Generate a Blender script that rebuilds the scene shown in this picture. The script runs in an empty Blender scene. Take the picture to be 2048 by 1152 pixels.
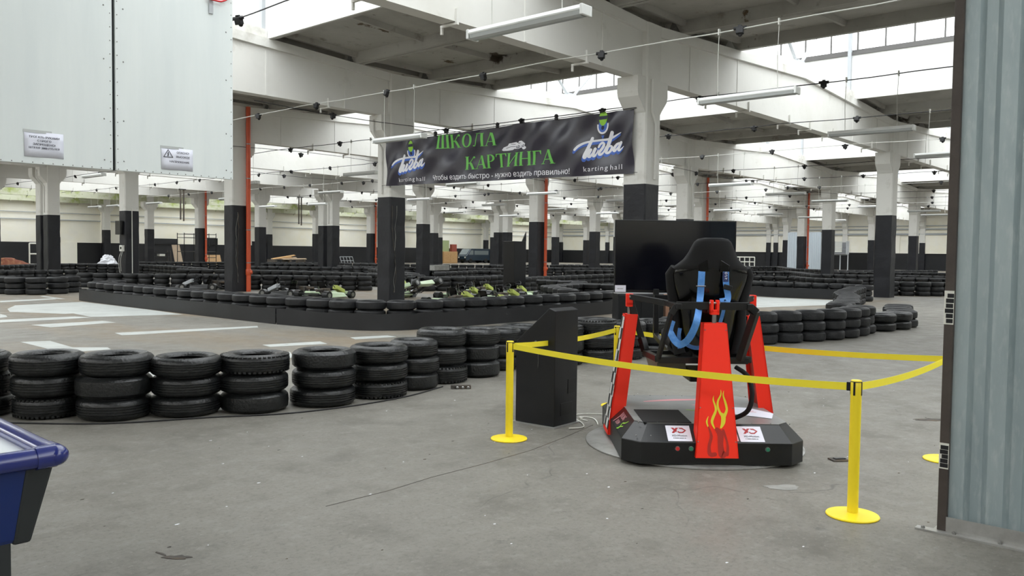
import bpy, bmesh, math, random
from mathutils import Vector, Matrix
from mathutils.geometry import tessellate_polygon
R = math.radians
rnd = random.Random(7)
SC = bpy.context.scene
COL = SC.collection

# ------------------------------------------------------------------ camera, sky, exposure
CAM_F, CAM_PITCH, CAM_ROLL, CAM_YAW, CAM_H = 1669.7, .0436, .0122, .7211, 1.65
fw = Vector((math.cos(CAM_YAW)*math.cos(CAM_PITCH), math.sin(CAM_YAW)*math.cos(CAM_PITCH), -math.sin(CAM_PITCH)))
rt = Vector((math.sin(CAM_YAW), -math.cos(CAM_YAW), 0))
up = rt.cross(fw)
cr, sr = math.cos(CAM_ROLL), math.sin(CAM_ROLL)
rt, up = rt*cr + up*sr, -rt*sr + up*cr
cd = bpy.data.cameras.new('camera'); cam = bpy.data.objects.new('camera', cd); COL.objects.link(cam)
cd.sensor_width = 36; cd.lens = CAM_F/2048*36; cd.clip_end = 400; cd.clip_start = .05
mw = Matrix((rt, up, -fw)).transposed().to_4x4(); mw.translation = (0, 0, CAM_H); cam.matrix_world = mw
SC.camera = cam

w = bpy.data.worlds.new('sky'); SC.world = w; w.use_nodes = True
bg = w.node_tree.nodes['Background']; bg.inputs[0].default_value = (.965, .985, 1, 1); bg.inputs[1].default_value = 4.0
w.cycles.sampling_method = 'MANUAL'; w.cycles.sample_map_resolution = 64
SC.view_settings.view_transform = 'Standard'; SC.view_settings.look = 'None'
SC.view_settings.exposure = 0.0; SC.view_settings.gamma = 1; SC.view_settings.use_curve_mapping = False
cy = SC.cycles
cy.use_denoising = True; cy.max_bounces = 7; cy.diffuse_bounces = 4; cy.glossy_bounces = 3
cy.transmission_bounces = 4; cy.transparent_max_bounces = 12; cy.sample_clamp_indirect = 6

# ------------------------------------------------------------------ materials
def lin(c):
    return tuple(((x/255)/12.92 if x/255 < .04045 else (((x/255)+.055)/1.055)**2.4) for x in c) + (1,)
def mat(name, rgb, rough=.6, metal=0, spec=.5, noise=None, spots=None, bump=None, coat=0, stretch=(1, 1, 1)):
    """rgb 0-255 sRGB; noise=(scale, rgb2, lo, hi); spots=(scale, rgb, threshold); bump=(scale, strength)"""
    m = bpy.data.materials.new(name); m.use_nodes = True; nt = m.node_tree; N = nt.nodes; L = nt.links
    b = N['Principled BSDF']; b.inputs['Roughness'].default_value = rough; b.inputs['Metallic'].default_value = metal
    b.inputs['Specular IOR Level'].default_value = spec; b.inputs['Coat Weight'].default_value = coat
    b.inputs['Base Color'].default_value = lin(rgb)
    if not (noise or spots or bump): return m
    tc = N.new('ShaderNodeTexCoord'); mp = N.new('ShaderNodeMapping'); mp.inputs['Scale'].default_value = stretch
    L.new(tc.outputs['Object'], mp.inputs['Vector'])
    cur = None
    def layer(scale, c2, lo, hi, detail=6):
        nonlocal cur
        n = N.new('ShaderNodeTexNoise'); n.inputs['Scale'].default_value = scale; n.inputs['Detail'].default_value = detail
        n.inputs['Roughness'].default_value = .62
        L.new(mp.outputs[0], n.inputs['Vector'])
        r = N.new('ShaderNodeMapRange'); r.inputs[1].default_value = lo; r.inputs[2].default_value = hi
        L.new(n.outputs['Fac'], r.inputs[0])
        x = N.new('ShaderNodeMix'); x.data_type = 'RGBA'
        L.new(r.outputs[0], x.inputs[0])
        if cur: L.new(cur, x.inputs[6])
        else: x.inputs[6].default_value = lin(rgb)
        x.inputs[7].default_value = lin(c2); cur = x.outputs[2]
    for q in (noise if isinstance(noise, list) else [noise] if noise else []): layer(q[0], q[1], q[2], q[3])
    for q in (spots if isinstance(spots, list) else [spots] if spots else []): layer(q[0], q[1], q[2], q[2]+.03, 8)
    if cur: L.new(cur, b.inputs['Base Color'])
    if bump:
        n = N.new('ShaderNodeTexNoise'); n.inputs['Scale'].default_value = bump[0]; n.inputs['Detail'].default_value = 5
        L.new(mp.outputs[0], n.inputs['Vector'])
        bp = N.new('ShaderNodeBump'); bp.inputs['Strength'].default_value = bump[1]; bp.inputs['Distance'].default_value = .02
        L.new(n.outputs['Fac'], bp.inputs['Height']); L.new(bp.outputs[0], b.inputs['Normal'])
    return m
M = {}
M['white'] = mat('white_limewash', (220, 219, 214), .85, noise=[(.35, (202, 200, 193), .5, .78), (1.7, (176, 172, 160), .58, .85)], spots=(.9, (118, 110, 96), .73), bump=(6, .25))
M['beam'] = mat('beam_limewash', (224, 223, 218), .85, noise=[(.3, (208, 206, 198), .5, .78), (.75, (164, 158, 146), .62, .86)], spots=(1.1, (150, 142, 128), .74), bump=(5, .2))
M['slab'] = mat('slab_concrete', (176, 174, 168), .9, noise=[(.5, (148, 145, 138), .45, .75), (2.2, (120, 113, 100), .6, .8)], spots=[(1.4, (92, 78, 60), .645), (.45, (72, 64, 54), .68), (3.5, (120, 74, 58), .7)], bump=(7, .3))
M['curb'] = mat('curb_limewash', (226, 226, 222), .8, noise=(1.2, (205, 203, 196), .55, .8), spots=(1.6, (150, 140, 120), .74))
M['black'] = mat('black_column_paint', (26, 27, 32), .5, spec=.4, noise=(1.3, (37, 38, 44), .45, .75), spots=(3.1, (140, 140, 138), .735), bump=(5, .5))
M['blackwall'] = mat('black_wall_paint', (18, 19, 23), .6, noise=(.7, (27, 28, 33), .45, .75))
M['cream'] = mat('cream_wall', (244, 241, 229), .85, noise=[(.25, (236, 230, 208), .48, .75), (.9, (238, 236, 228), .5, .8)], spots=(.5, (150, 140, 116), .75))
M['rubber'] = mat('tire_rubber', (20, 22, 23), .34, spec=.5, noise=(9, (36, 37, 38), .45, .8), bump=(38, .35))
M['rubber_dusty'] = mat('dusty_tire_rubber', (26, 27, 29), .52, spec=.38, noise=(7, (42, 42, 43), .45, .8), bump=(30, .3))
M['belt'] = mat('black_belt_band', (26, 27, 30), .5, noise=(1.6, (38, 39, 42), .45, .75), spots=(.8, (86, 88, 88), .72))
M['gal'] = mat('galvanised_sheet', (168, 182, 186), .45, .25, noise=[(3, (148, 163, 168), .4, .7), (26, (182, 193, 195), .5, .75)], stretch=(1, 1, .25), bump=(20, .05))
M['brown'] = mat('brown_steel_paint', (64, 56, 52), .55, noise=(4, (78, 70, 64), .4, .7), spots=(9, (176, 172, 166), .74), bump=(14, .2))
M['steel'] = mat('bare_steel', (150, 150, 148), .35, .9)
M['steelplate'] = mat('worn_steel_plate', (176, 176, 174), .34, .45, noise=(5, (136, 134, 130), .4, .75))
M['panel'] = mat('grey_white_panel', (224, 230, 229), .5, noise=(.8, (216, 223, 223), .4, .7), stretch=(3, 1, .3))
M['dark'] = mat('dark_gap', (18, 24, 25), .7)
M['paper'] = mat('paper', (224, 226, 238), .6)
M['ink'] = mat('ink', (60, 62, 76), .7)
M['inkblack'] = mat('black_ink', (22, 22, 26), .7)
M['orange'] = mat('orange_pipe', (206, 88, 52), .38, noise=(2, (190, 76, 46), .4, .7))
M['red'] = mat('signal_orange_powder', (255, 46, 20), .42, spec=.4)
M['inner'] = mat('dull_pillar_inside', (196, 70, 60), .3, .3)
M['blackmetal'] = mat('black_powder_metal', (14, 15, 17), .36, spec=.45, noise=(5, (20, 21, 23), .4, .7))
M['kiosk'] = mat('black_kiosk_metal', (15, 16, 20), .38, spec=.45, noise=(2, (21, 22, 27), .4, .7))
M['gloss'] = mat('gloss_black', (8, 8, 9), .16, spec=.45, coat=.2)
M['fabric'] = mat('black_fabric', (16, 16, 18), .9)
M['screen'] = mat('tv_screen', (9, 10, 18), .12, spec=.5)
M['yellow'] = mat('yellow_post', (250, 224, 40), .35, spec=.5)
M['yellowbelt'] = mat('yellow_webbing', (252, 234, 52), .6)
M['blue'] = mat('blue_strap', (70, 132, 206), .6, noise=(30, (96, 152, 216), .4, .7))
M['bluedark'] = mat('dark_blue_patch', (28, 42, 96), .5)
M['table'] = mat('blue_table_plastic', (20, 44, 104), .3, spec=.5)
M['tablerail'] = mat('blue_table_rail', (34, 46, 118), .2, spec=.6, coat=.3)
M['tabletop'] = mat('white_table_top', (222, 228, 232), .25)
M['tabledark'] = mat('dark_table_corner', (42, 46, 48), .5)
M['banner'] = mat('banner_vinyl', (36, 33, 48), .3, spec=.7, noise=(1.1, (44, 41, 58), .4, .7))
M['green'] = mat('green_print', (112, 196, 88), .5)
M['lime'] = mat('lime_print', (150, 210, 60), .5)
M['palelime'] = mat('pale_lime_plastic', (198, 210, 110), .4)
M['steeldark'] = mat('grey_gutter_steel', (92, 90, 88), .6)
M['print'] = mat('white_print', (238, 238, 244), .5)
M['bprint'] = mat('blue_print', (70, 108, 196), .5)
M['dkprint'] = mat('dark_print', (34, 40, 66), .5)
M['lampbody'] = mat('white_lamp_body', (222, 224, 222), .4)
M['lampcover'] = mat('clear_lamp_cover', (188, 192, 192), .15, spec=.7)
M['cable'] = mat('black_cable', (30, 30, 32), .6)
M['cord'] = mat('pale_cord', (196, 196, 190), .6)
M['trim'] = mat('grey_painted_steel', (176, 180, 184), .5)
M['paint'] = mat('white_floor_paint', (184, 188, 185), .5, noise=(1.5, (166, 169, 166), .4, .7), spots=(6, (128, 128, 125), .66))
M['wood'] = mat('plain_wood', (196, 158, 110), .6, noise=(3, (178, 138, 92), .4, .7), stretch=(1, 6, 6))
M['ply'] = mat('plywood', (186, 166, 142), .7, noise=(2, (170, 150, 126), .4, .7))
M['card'] = mat('cardboard', (150, 112, 90), .8)
M['van'] = mat('dark_blue_car_paint', (36, 52, 66), .25, spec=.6, coat=.5)
M['glass_dark'] = mat('dark_glass', (120, 128, 130), .08, spec=.8)
M['algae'] = mat('algae_stained_limewash', (196, 198, 176), .9, noise=[(.8, (150, 164, 84), .5, .66)], spots=(2.2, (110, 120, 60), .66))
M['brownheap'] = mat('brown_cloth', (112, 62, 44), .9, noise=(3, (146, 110, 76), .5, .7))
M['plastic'] = mat('white_plastic_bag', (214, 216, 222), .35)
M['concrete'] = mat('grey_block', (150, 150, 146), .9, noise=(6, (130, 130, 126), .4, .7))
M['rust'] = mat('dark_rust', (74, 70, 66), .8, noise=(6, (100, 84, 66), .45, .7))
M['palegreen'] = mat('pale_green_plastic', (206, 226, 190), .35)
M['redprint'] = mat('dark_red_print', (166, 34, 40), .5)
M['flame'] = mat('yellow_flame', (228, 214, 46), .5, noise=(4, (248, 178, 40), .45, .65))
M['flamedark'] = mat('dark_red_flame', (178, 36, 24), .5)
M['btnred'] = mat('red_button', (200, 40, 44), .3)
M['btngreen'] = mat('green_button', (40, 128, 96), .3)
M['pink'] = mat('pink_print', (214, 150, 156), .5)
M['base_top'] = mat('brushed_grey_deck', (140, 142, 142), .38, .2, noise=(4, (122, 124, 124), .4, .7))
M['whitepaint'] = mat('white_paint', (224, 224, 216), .6)

def checker_mat(name, c1, c2, scale):
    m = mat(name, c1, .4); nt = m.node_tree; N = nt.nodes; L = nt.links
    tc = N.new('ShaderNodeTexCoord'); ch = N.new('ShaderNodeTexChecker'); ch.inputs['Scale'].default_value = scale
    mp = N.new('ShaderNodeMapping'); mp.inputs['Rotation'].default_value = (0, 0, 0); mp.inputs['Location'].default_value = (.013, .013, .013)
    L.new(tc.outputs['Object'], mp.inputs['Vector']); L.new(mp.outputs[0], ch.inputs['Vector'])
    ch.inputs['Color1'].default_value = lin(c1); ch.inputs['Color2'].default_value = lin(c2)
    L.new(ch.outputs['Color'], N['Principled BSDF'].inputs['Base Color']); return m
M['checker'] = checker_mat('checkered_flag_print', (226, 226, 226), (30, 30, 32), 10)

def floor_mat():
    m = mat('worn_concrete', (120, 119, 116), .55); nt = m.node_tree; N = nt.nodes; L = nt.links; b = N['Principled BSDF']
    b.inputs['Specular IOR Level'].default_value = .35
    tc = N.new('ShaderNodeTexCoord')
    def noise(scale, detail=8, rough=.6, st=(1, 1, 1)):
        mp = N.new('ShaderNodeMapping'); mp.inputs['Scale'].default_value = st; L.new(tc.outputs['Object'], mp.inputs[0])
        n = N.new('ShaderNodeTexNoise'); n.inputs['Scale'].default_value = scale; n.inputs['Detail'].default_value = detail; n.inputs['Roughness'].default_value = rough
        L.new(mp.outputs[0], n.inputs['Vector']); return n.outputs['Fac']
    def mrange(v, lo, hi, a=0, c=1):
        r = N.new('ShaderNodeMapRange'); r.inputs[1].default_value = lo; r.inputs[2].default_value = hi; r.inputs[3].default_value = a; r.inputs[4].default_value = c
        L.new(v, r.inputs[0]); return r.outputs[0]
    def mixc(f, a, c):
        x = N.new('ShaderNodeMix'); x.data_type = 'RGBA'; L.new(f, x.inputs[0])
        if isinstance(a, tuple): x.inputs[6].default_value = lin(a)
        else: L.new(a, x.inputs[6])
        x.inputs[7].default_value = lin(c); return x.outputs[2]
    c = mixc(mrange(noise(.35), .42, .68), (127, 124, 117), (112, 109, 102))
    c = mixc(mrange(noise(1.8), .5, .8), c, (98, 95, 88))
    c = mixc(mrange(noise(9), .52, .8), c, (138, 136, 129))
    c = mixc(mrange(noise(30, 5, .75), .5, .72, 0, .75), c, (94, 92, 86))
    c = mixc(mrange(noise(24, 5, .75, (1, 1.3, 1)), .58, .74, 0, .8), c, (156, 153, 145))
    # brown rubbered-in racing line on the track side (v > 8)
    sx = N.new('ShaderNodeSeparateXYZ'); L.new(tc.outputs['Object'], sx.inputs[0])
    track = mrange(sx.outputs[1], 8.6, 10.0)
    mul = N.new('ShaderNodeMath'); mul.operation = 'MULTIPLY'; L.new(track, mul.inputs[0]); L.new(mrange(noise(.28, 5, .55, (1.6, .5, 1)), .44, .62), mul.inputs[1])
    c = mixc(mul.outputs[0], c, (126, 114, 97))
    # stains, chips and hairline cracks
    c = mixc(mrange(noise(3.3, 10, .7), .635, .70, 0, .6), c, (76, 74, 71))
    c = mixc(mrange(noise(13, 6, .7), .72, .75, 0, .8), c, (186, 184, 178))
    v = N.new('ShaderNodeTexVoronoi'); v.feature = 'DISTANCE_TO_EDGE'; v.inputs['Scale'].default_value = .16
    mp = N.new('ShaderNodeVectorMath'); mp.operation = 'ADD'; nn = N.new('ShaderNodeTexNoise'); nn.inputs['Scale'].default_value = 1.1
    L.new(tc.outputs['Object'], nn.inputs['Vector']); L.new(tc.outputs['Object'], mp.inputs[0]); L.new(nn.outputs['Color'], mp.inputs[1]); L.new(mp.outputs[0], v.inputs['Vector'])
    ml = N.new('ShaderNodeMath'); ml.operation = 'MULTIPLY'; L.new(mrange(v.outputs['Distance'], .0004, .0013, .55, 0), ml.inputs[0]); L.new(mrange(noise(.7), .48, .56), ml.inputs[1])
    c = mixc(ml.outputs[0], c, (70, 68, 66))
    L.new(c, b.inputs['Base Color'])
    L.new(mrange(noise(2.5), .3, .75, .42, .72), b.inputs['Roughness'])
    bp = N.new('ShaderNodeBump'); bp.inputs['Strength'].default_value = .25; bp.inputs['Distance'].default_value = .01
    L.new(noise(22, 6), bp.inputs['Height']); L.new(bp.outputs[0], b.inputs['Normal'])
    return m
M['floor'] = floor_mat()
def glass_mat():
    m = bpy.data.materials.new('window_pane'); m.use_nodes = True; nt = m.node_tree; N = nt.nodes; N.clear()
    o = N.new('ShaderNodeOutputMaterial'); t = N.new('ShaderNodeBsdfTransparent'); t.inputs[0].default_value = (.96, .98, .98, 1)
    g = N.new('ShaderNodeBsdfGlossy'); g.inputs['Roughness'].default_value = .05; x = N.new('ShaderNodeMixShader'); x.inputs[0].default_value = .05
    nt.links.new(t.outputs[0], x.inputs[1]); nt.links.new(g.outputs[0], x.inputs[2]); nt.links.new(x.outputs[0], o.inputs[0]); return m
M['glass'] = glass_mat()

# ------------------------------------------------------------------ mesh builder
class MB:
    def __init__(s): s.v = []; s.f = []; s.m = []; s.cm = 0
    def add(s, vs, fs):
        o = len(s.v); s.v += [tuple(p) for p in vs]; s.f += [tuple(i+o for i in f) for f in fs]; s.m += [s.cm]*len(fs); return s
    def mi(s, i): s.cm = i; return s
    def box(s, c, d, rz=0, M4=None):
        x, y, z = d[0]/2, d[1]/2, d[2]/2
        vs = [Vector((a*x, b*y, e*z)) for a in (-1, 1) for b in (-1, 1) for e in (-1, 1)]
        if rz: vs = [Matrix.Rotation(rz, 3, 'Z') @ q for q in vs]
        if M4: vs = [M4 @ q for q in vs]
        vs = [q + Vector(c) for q in vs]
        return s.add(vs, [(0, 1, 3, 2), (4, 6, 7, 5), (0, 4, 5, 1), (2, 3, 7, 6), (0, 2, 6, 4), (1, 5, 7, 3)])
    def b2(s, a, b): return s.box([(a[i]+b[i])/2 for i in range(3)], [abs(b[i]-a[i]) for i in range(3)])
    def hexa(s, bot, top): return s.add(list(bot)+list(top), [(3, 2, 1, 0), (4, 5, 6, 7)] + [(i, (i+1) % 4, (i+1) % 4+4, i+4) for i in range(4)])
    def loft(s, loops, cap=True, closed=True):
        n = len(loops[0]); o = [q for l in loops for q in l]; f = []
        for k in range(len(loops)-1):
            for i in range(n if closed else n-1):
                j = (i+1) % n; f.append((k*n+i, k*n+j, (k+1)*n+j, (k+1)*n+i))
        if cap: f += [tuple(range(n))[::-1], tuple(range((len(loops)-1)*n, len(loops)*n))]
        return s.add(o, f)
    def tube(s, pts, r, seg=8, cap=True):
        pts = [Vector(q) for q in pts]; loops = []; n0 = None
        for i, q in enumerate(pts):
            t = (pts[min(i+1, len(pts)-1)] - pts[max(i-1, 0)]).normalized()
            if n0 is None: n0 = t.orthogonal().normalized()
            else: n0 = (n0 - t*n0.dot(t)).normalized()
            b = t.cross(n0); rr = r[i] if isinstance(r, (list, tuple)) else r
            loops.append([q + (n0*math.cos(2*math.pi*k/seg) + b*math.sin(2*math.pi*k/seg))*rr for k in range(seg)])
        return s.loft(loops, cap)
    def lathe(s, prof, seg=32, c=(0, 0, 0), closed=False, cap=False):
        loops = [[Vector(c) + Vector((r*math.cos(2*math.pi*k/seg), r*math.sin(2*math.pi*k/seg), z)) for k in range(seg)] for r, z in prof]
        if closed: loops.append(loops[0])
        return s.loft(loops, cap)
    def poly3(s, pts, thick):
        """flat polygon pts (3D, coplanar) extruded by vector thick"""
        n = len(pts); a = [Vector(q) for q in pts]; t = Vector(thick)
        return s.add(a + [q+t for q in a], [tuple(range(n))[::-1], tuple(range(n, 2*n))] + [(i, (i+1) % n, n+(i+1) % n, n+i) for i in range(n)])
    def ribbon(s, pts, wd, nrm, th=.003):
        """strip of width wd along pts, flat side facing nrm"""
        pts = [Vector(q) for q in pts]; nrm = Vector(nrm).normalized(); loops = []
        for i, q in enumerate(pts):
            t = (pts[min(i+1, len(pts)-1)] - pts[max(i-1, 0)]).normalized(); sd = t.cross(nrm).normalized()
            ww = (wd[i] if isinstance(wd, (list, tuple)) else wd)/2; h = nrm*th/2
            loops.append([q-sd*ww-h, q+sd*ww-h, q+sd*ww+h, q-sd*ww+h])
        return s.loft(loops)
    def sph(s, c, r, seg=12, ring=7, sc=(1, 1, 1)):
        loops = [[Vector(c) + Vector((r*sc[0]*math.sin(math.pi*(j+.02)/(ring+.04))*math.cos(2*math.pi*k/seg), r*sc[1]*math.sin(math.pi*(j+.02)/(ring+.04))*math.sin(2*math.pi*k/seg), -r*sc[2]*math.cos(math.pi*(j+.02)/(ring+.04)))) for k in range(seg)] for j in range(ring+1)]
        return s.loft(loops)
    def build(s, name, mats, parent=None, loc=None, smooth=False, bevel=0, rz=0, fix=True):
        me = bpy.data.meshes.new(name); me.from_pydata(s.v, [], s.f)
        for m in (mats if isinstance(mats, (list, tuple)) else [mats]): me.materials.append(M[m] if isinstance(m, str) else m)
        me.polygons.foreach_set('material_index', s.m)
        if fix:
            bm = bmesh.new(); bm.from_mesh(me); bmesh.ops.recalc_face_normals(bm, faces=bm.faces); bm.to_mesh(me); bm.free()
        if smooth:
            me.polygons.foreach_set('use_smooth', [True]*len(me.polygons)); me.set_sharp_from_angle(angle=R(smooth if smooth > 1 else 40))
        me.update()
        o = bpy.data.objects.new(name, me); COL.objects.link(o)
        if loc: o.location = loc
        if rz: o.rotation_euler.z = rz
        if parent: o.parent = parent
        if bevel:
            b = o.modifiers.new('bevel', 'BEVEL'); b.width = bevel; b.segments = 2; b.limit_method = 'ANGLE'
        return o
def thing(name, label, cat, loc=(0, 0, 0), rz=0, group=None):
    o = bpy.data.objects.new(name, None); COL.objects.link(o); o.location = loc; o.rotation_euler.z = rz; o.empty_display_size = .1
    return tag(o, label, cat, group)
def tag(o, label, cat, group=None):
    o['label'] = label; o['category'] = cat
    if group: o['group'] = group
    return o
def struct(o): o['kind'] = 'structure'; return o
def dup(o, parent=None):
    c = o.copy(); COL.objects.link(c)
    if parent: c.parent = parent
    for ch in list(o.children): dup(ch, c)
    return c
ORD = ['zeroth', 'first', 'second', 'third', 'fourth', 'fifth', 'sixth', 'seventh', 'eighth', 'ninth', 'tenth', 'eleventh', 'twelfth', 'thirteenth', 'fourteenth', 'fifteenth', 'sixteenth', 'seventeenth', 'eighteenth', 'nineteenth', 'twentieth']
def ordw(n):
    if n <= 20: return ORD[n]
    t = {2: 'twenty', 3: 'thirty', 4: 'forty', 5: 'fifty', 6: 'sixty', 7: 'seventy', 8: 'eighty', 9: 'ninety'}[n//10]
    return (t + '-' + ORD[n % 10]) if n % 10 else t[:-1] + 'ieth'
def proj(p):
    d = Vector(p) - Vector((0, 0, CAM_H)); z = d.dot(fw)
    return (1024 + CAM_F*d.dot(rt)/z, 576 - CAM_F*d.dot(up)/z, z) if z > .1 else (9e9, 9e9, z)

def text2d(s, cap=None, width=None, x=0, y=0, shear=0, spacing=1.0, bold=0):
    """outline of a line of text as flat verts/faces; left-bottom at x, y; scaled to cap height and width"""
    cu = bpy.data.curves.new('text', 'FONT'); cu.body = s; cu.size = 1; cu.shear = shear; cu.space_character = spacing; cu.resolution_u = 3
    o = bpy.data.objects.new('text', cu); COL.objects.link(o)
    cu.dimensions = '2D'; cu.fill_mode = 'NONE'
    dg = bpy.context.evaluated_depsgraph_get(); me = bpy.data.meshes.new_from_object(o.evaluated_get(dg))
    co = [v.co.copy() for v in me.vertices]; nb = {}
    for e in me.edges: nb.setdefault(e.vertices[0], []).append(e.vertices[1]); nb.setdefault(e.vertices[1], []).append(e.vertices[0])
    loops = []; seen = set()
    for st_ in range(len(co)):                     # outlines -> ordered loops
        if st_ in seen or st_ not in nb: continue
        lp_ = [st_]; seen.add(st_); cur = st_
        while True:
            nx = [q for q in nb[cur] if q not in seen]
            if not nx: break
            cur = min(nx, key=lambda q: abs(q-cur)); seen.add(cur); lp_.append(cur)
        if len(lp_) > 2: loops.append([co[q] for q in lp_])
    bpy.data.objects.remove(o); bpy.data.curves.remove(cu); bpy.data.meshes.remove(me)
    for l in loops:                                # soft-sign bowls start inside their stem: bring them to its edge
        if abs(l[0].x-l[-1].x) < 1e-4:
            e = [l[k].x for k in range(1, len(l)) if abs(l[k].x-l[k-1].x) < 1e-5 and .002 < l[k].x-l[0].x < .035 and abs(l[k].y-l[k-1].y) > .2]
            if e: l[0].x = l[-1].x = max(e)+.0006
    area = lambda l: sum(l[k-1].x*l[k].y-l[k].x*l[k-1].y for k in range(len(l)))/2
    def inside(p, l):
        c = False
        for k in range(len(l)):
            a, b_ = l[k-1], l[k]
            if (a.y > p.y) != (b_.y > p.y) and p.x < (b_.x-a.x)*(p.y-a.y)/(b_.y-a.y)+a.x: c = not c
        return c
    A = [area(l) for l in loops]; sg = 1 if A[max(range(len(A)), key=lambda k: abs(A[k]))] > 0 else -1
    outer = [k for k in range(len(A)) if A[k]*sg > 0]; vs = []; fs = []
    hold = {k: [] for k in outer}
    for h in range(len(A)):
        if h in hold: continue
        c = [k for k in outer if abs(A[k]) > abs(A[h]) and all(inside(p, loops[k]) for p in loops[h])]
        if c: hold[min(c, key=lambda k: abs(A[k]))].append(h)
        else: hold[h] = []
    for k in list(hold):
        polys = [loops[k]] + [loops[h] for h in hold[k]]; n0 = len(vs); vs += [v for l in polys for v in l]
        fs += [tuple(q+n0 for q in t) for t in tessellate_polygon(polys)]
    x0 = min(v.x for v in vs); x1 = max(v.x for v in vs); ch = .727
    sy = cap/ch if cap else 1; sx = width/(x1-x0) if width else sy
    vs = [Vector(((v.x-x0)*sx+x, v.y*sy+y)) for v in vs]
    if bold:                                       # heavier face: the outline laid twice, a hair apart
        n = len(vs); d = Vector((bold*sy*1.6, 0)); vs = vs + [v+d for v in vs]; fs = fs + [tuple(i+n for i in f) for f in fs]
    return vs, fs
def cr(P, n=5):
    """smooth path through points"""
    P = [Vector(q) for q in P]; Q = []
    for i in range(len(P)-1):
        a, b, c, d = P[max(i-1, 0)], P[i], P[i+1], P[min(i+2, len(P)-1)]
        for k in range(n):
            t = k/n; Q.append(.5*((2*b) + (c-a)*t + (2*a-5*b+4*c-d)*t*t + (3*b-a-3*c+d)*t**3))
    return Q + [P[-1]]
def stroke2d(pts, wd, n=4):
    """round-ended 2D brush stroke through pts (Catmull-Rom), width(s) wd -> verts, faces"""
    P = [Vector(q) for q in pts]; W = wd if isinstance(wd, (list, tuple)) else [wd]*len(P); Q = []; U = []
    for i in range(len(P)-1):
        a, b, c, d = P[max(i-1, 0)], P[i], P[i+1], P[min(i+2, len(P)-1)]
        for k in range(n):
            t = k/n
            Q.append(.5*((2*b) + (c-a)*t + (2*a-5*b+4*c-d)*t*t + (3*b-a-3*c+d)*t**3)); U.append(W[i]*(1-t)+W[i+1]*t)
    Q.append(P[-1]); U.append(W[-1]); vs = []; fs = []
    for i, q in enumerate(Q):
        t = (Q[min(i+1, len(Q)-1)]-Q[max(i-1, 0)]).normalized(); s_ = Vector((-t.y, t.x))*U[i]/2
        vs += [q-s_, q+s_]
        if i: fs.append((2*i-2, 2*i, 2*i+1, 2*i-1))
    for q, r, t in ((Q[0], U[0]/2, Q[0]-Q[1]), (Q[-1], U[-1]/2, Q[-1]-Q[-2])):
        if r > 1e-4:                               # half-round ends
            o = len(vs); h = math.atan2(t.y, t.x)-math.pi/2; vs += [q + Vector((math.cos(h+a*math.pi/7), math.sin(h+a*math.pi/7)))*r for a in range(8)]; fs.append(tuple(range(o, o+8)))
    return vs, fs
def rect2d(x0, y0, x1, y1): return [Vector((x0, y0)), Vector((x1, y0)), Vector((x1, y1)), Vector((x0, y1))], [(0, 1, 2, 3)]
def poly2d(*pts): return [Vector(q) for q in pts], [tuple(range(len(pts)))]
def disc2d(cx, cy, rx, ry, n=24): return [Vector((cx+rx*math.cos(2*math.pi*k/n), cy+ry*math.sin(2*math.pi*k/n))) for k in range(n)], [tuple(range(n))]
def ring2d(cx, cy, rx, ry, t, a0=0, a1=360, n=24):
    vs = []; fs = []
    for k in range(n+1):
        a = R(a0+(a1-a0)*k/n); vs += [Vector((cx+rx*math.cos(a), cy+ry*math.sin(a))), Vector((cx+(rx-t)*math.cos(a), cy+(ry-t)*math.sin(a)))]
        if k: fs.append((2*k-2, 2*k, 2*k+1, 2*k-1))
    return vs, fs

# ------------------------------------------------------------------ hall shell
U0, V0, DU, DV, CW = 17.01, 10.90, 18.0, 9.07, .627
PT = 3.27
BB = 5.73                                          # underside of beams
UMIN, UMAX, VMIN, VMAX = -10.0, 107.0, -16.0, 84.0
LV0 = V0-DV*3+.4                                        # the roof lights start at this beam line
struct(MB().b2((UMIN-.3, VMIN-.3, -.3), (UMAX+.3, VMAX+.3, 0)).build('floor', 'floor'))
def topz(u):                                       # top of the gabled beams
    t = ((u-U0) % DU)/DU; return 7.0 + .45*(1-abs(2*t-1))
def wall(name, a, b, gaps=()):
    w_ = MB(); w_.mi(0).b2((a[0], a[1], 2.0), (b[0], b[1], 7.6)); w_.mi(1).b2((a[0], a[1], 0), (b[0], b[1], 2.0))
    return struct(w_.build(name, ['cream', 'blackwall']))
wall('wall_back', (UMIN-.3, VMAX), (UMAX+.3, VMAX+.3)); wall('wall_right', (UMAX, VMIN-.3), (UMAX+.3, VMAX))
wall('wall_left', (UMIN-.3, VMIN-.3), (UMIN, VMAX)); wall('wall_front', (UMIN, VMIN-.3), (UMAX, VMIN))
# cream strips, dark patches and pilasters on the back wall
struct(MB().b2((30.9, 83.93, 0.01), (32.5, 84, 2.02)).b2((62.8, 83.93, 2.0), (64.2, 84, 5.6)).build('trim_1', 'cream'))
struct(MB().b2((29.4, 83.9, 1.98), (31.0, 84, 2.5)).b2((39.5, 83.9, 1.98), (42.5, 84, 2.55)).b2((51.2, 83.9, 1.98), (53.6, 84, 2.45)).b2((45, 83.9, 1.98), (47, 84, 2.7)).build('trim_2', 'blackwall'))
for k, u in enumerate((17.0, 35.0, 53.0, 71.0, 89.0)):
    struct(MB().mi(0).b2((u-.35, 83.65, 2.0), (u+.35, 84, 7.0)).mi(1).b2((u-.35, 83.65, 0), (u+.35, 84, 2.0)).build('trim_%d' % (3+k), ['cream', 'blackwall']))
struct(MB().tube([(5, 83.85, 4.1), (106, 83.85, 4.1)], .05, 6).tube([(5, 83.85, 4.75), (106, 83.85, 4.75)], .035, 6).build('trim_8', 'trim'))
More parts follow.
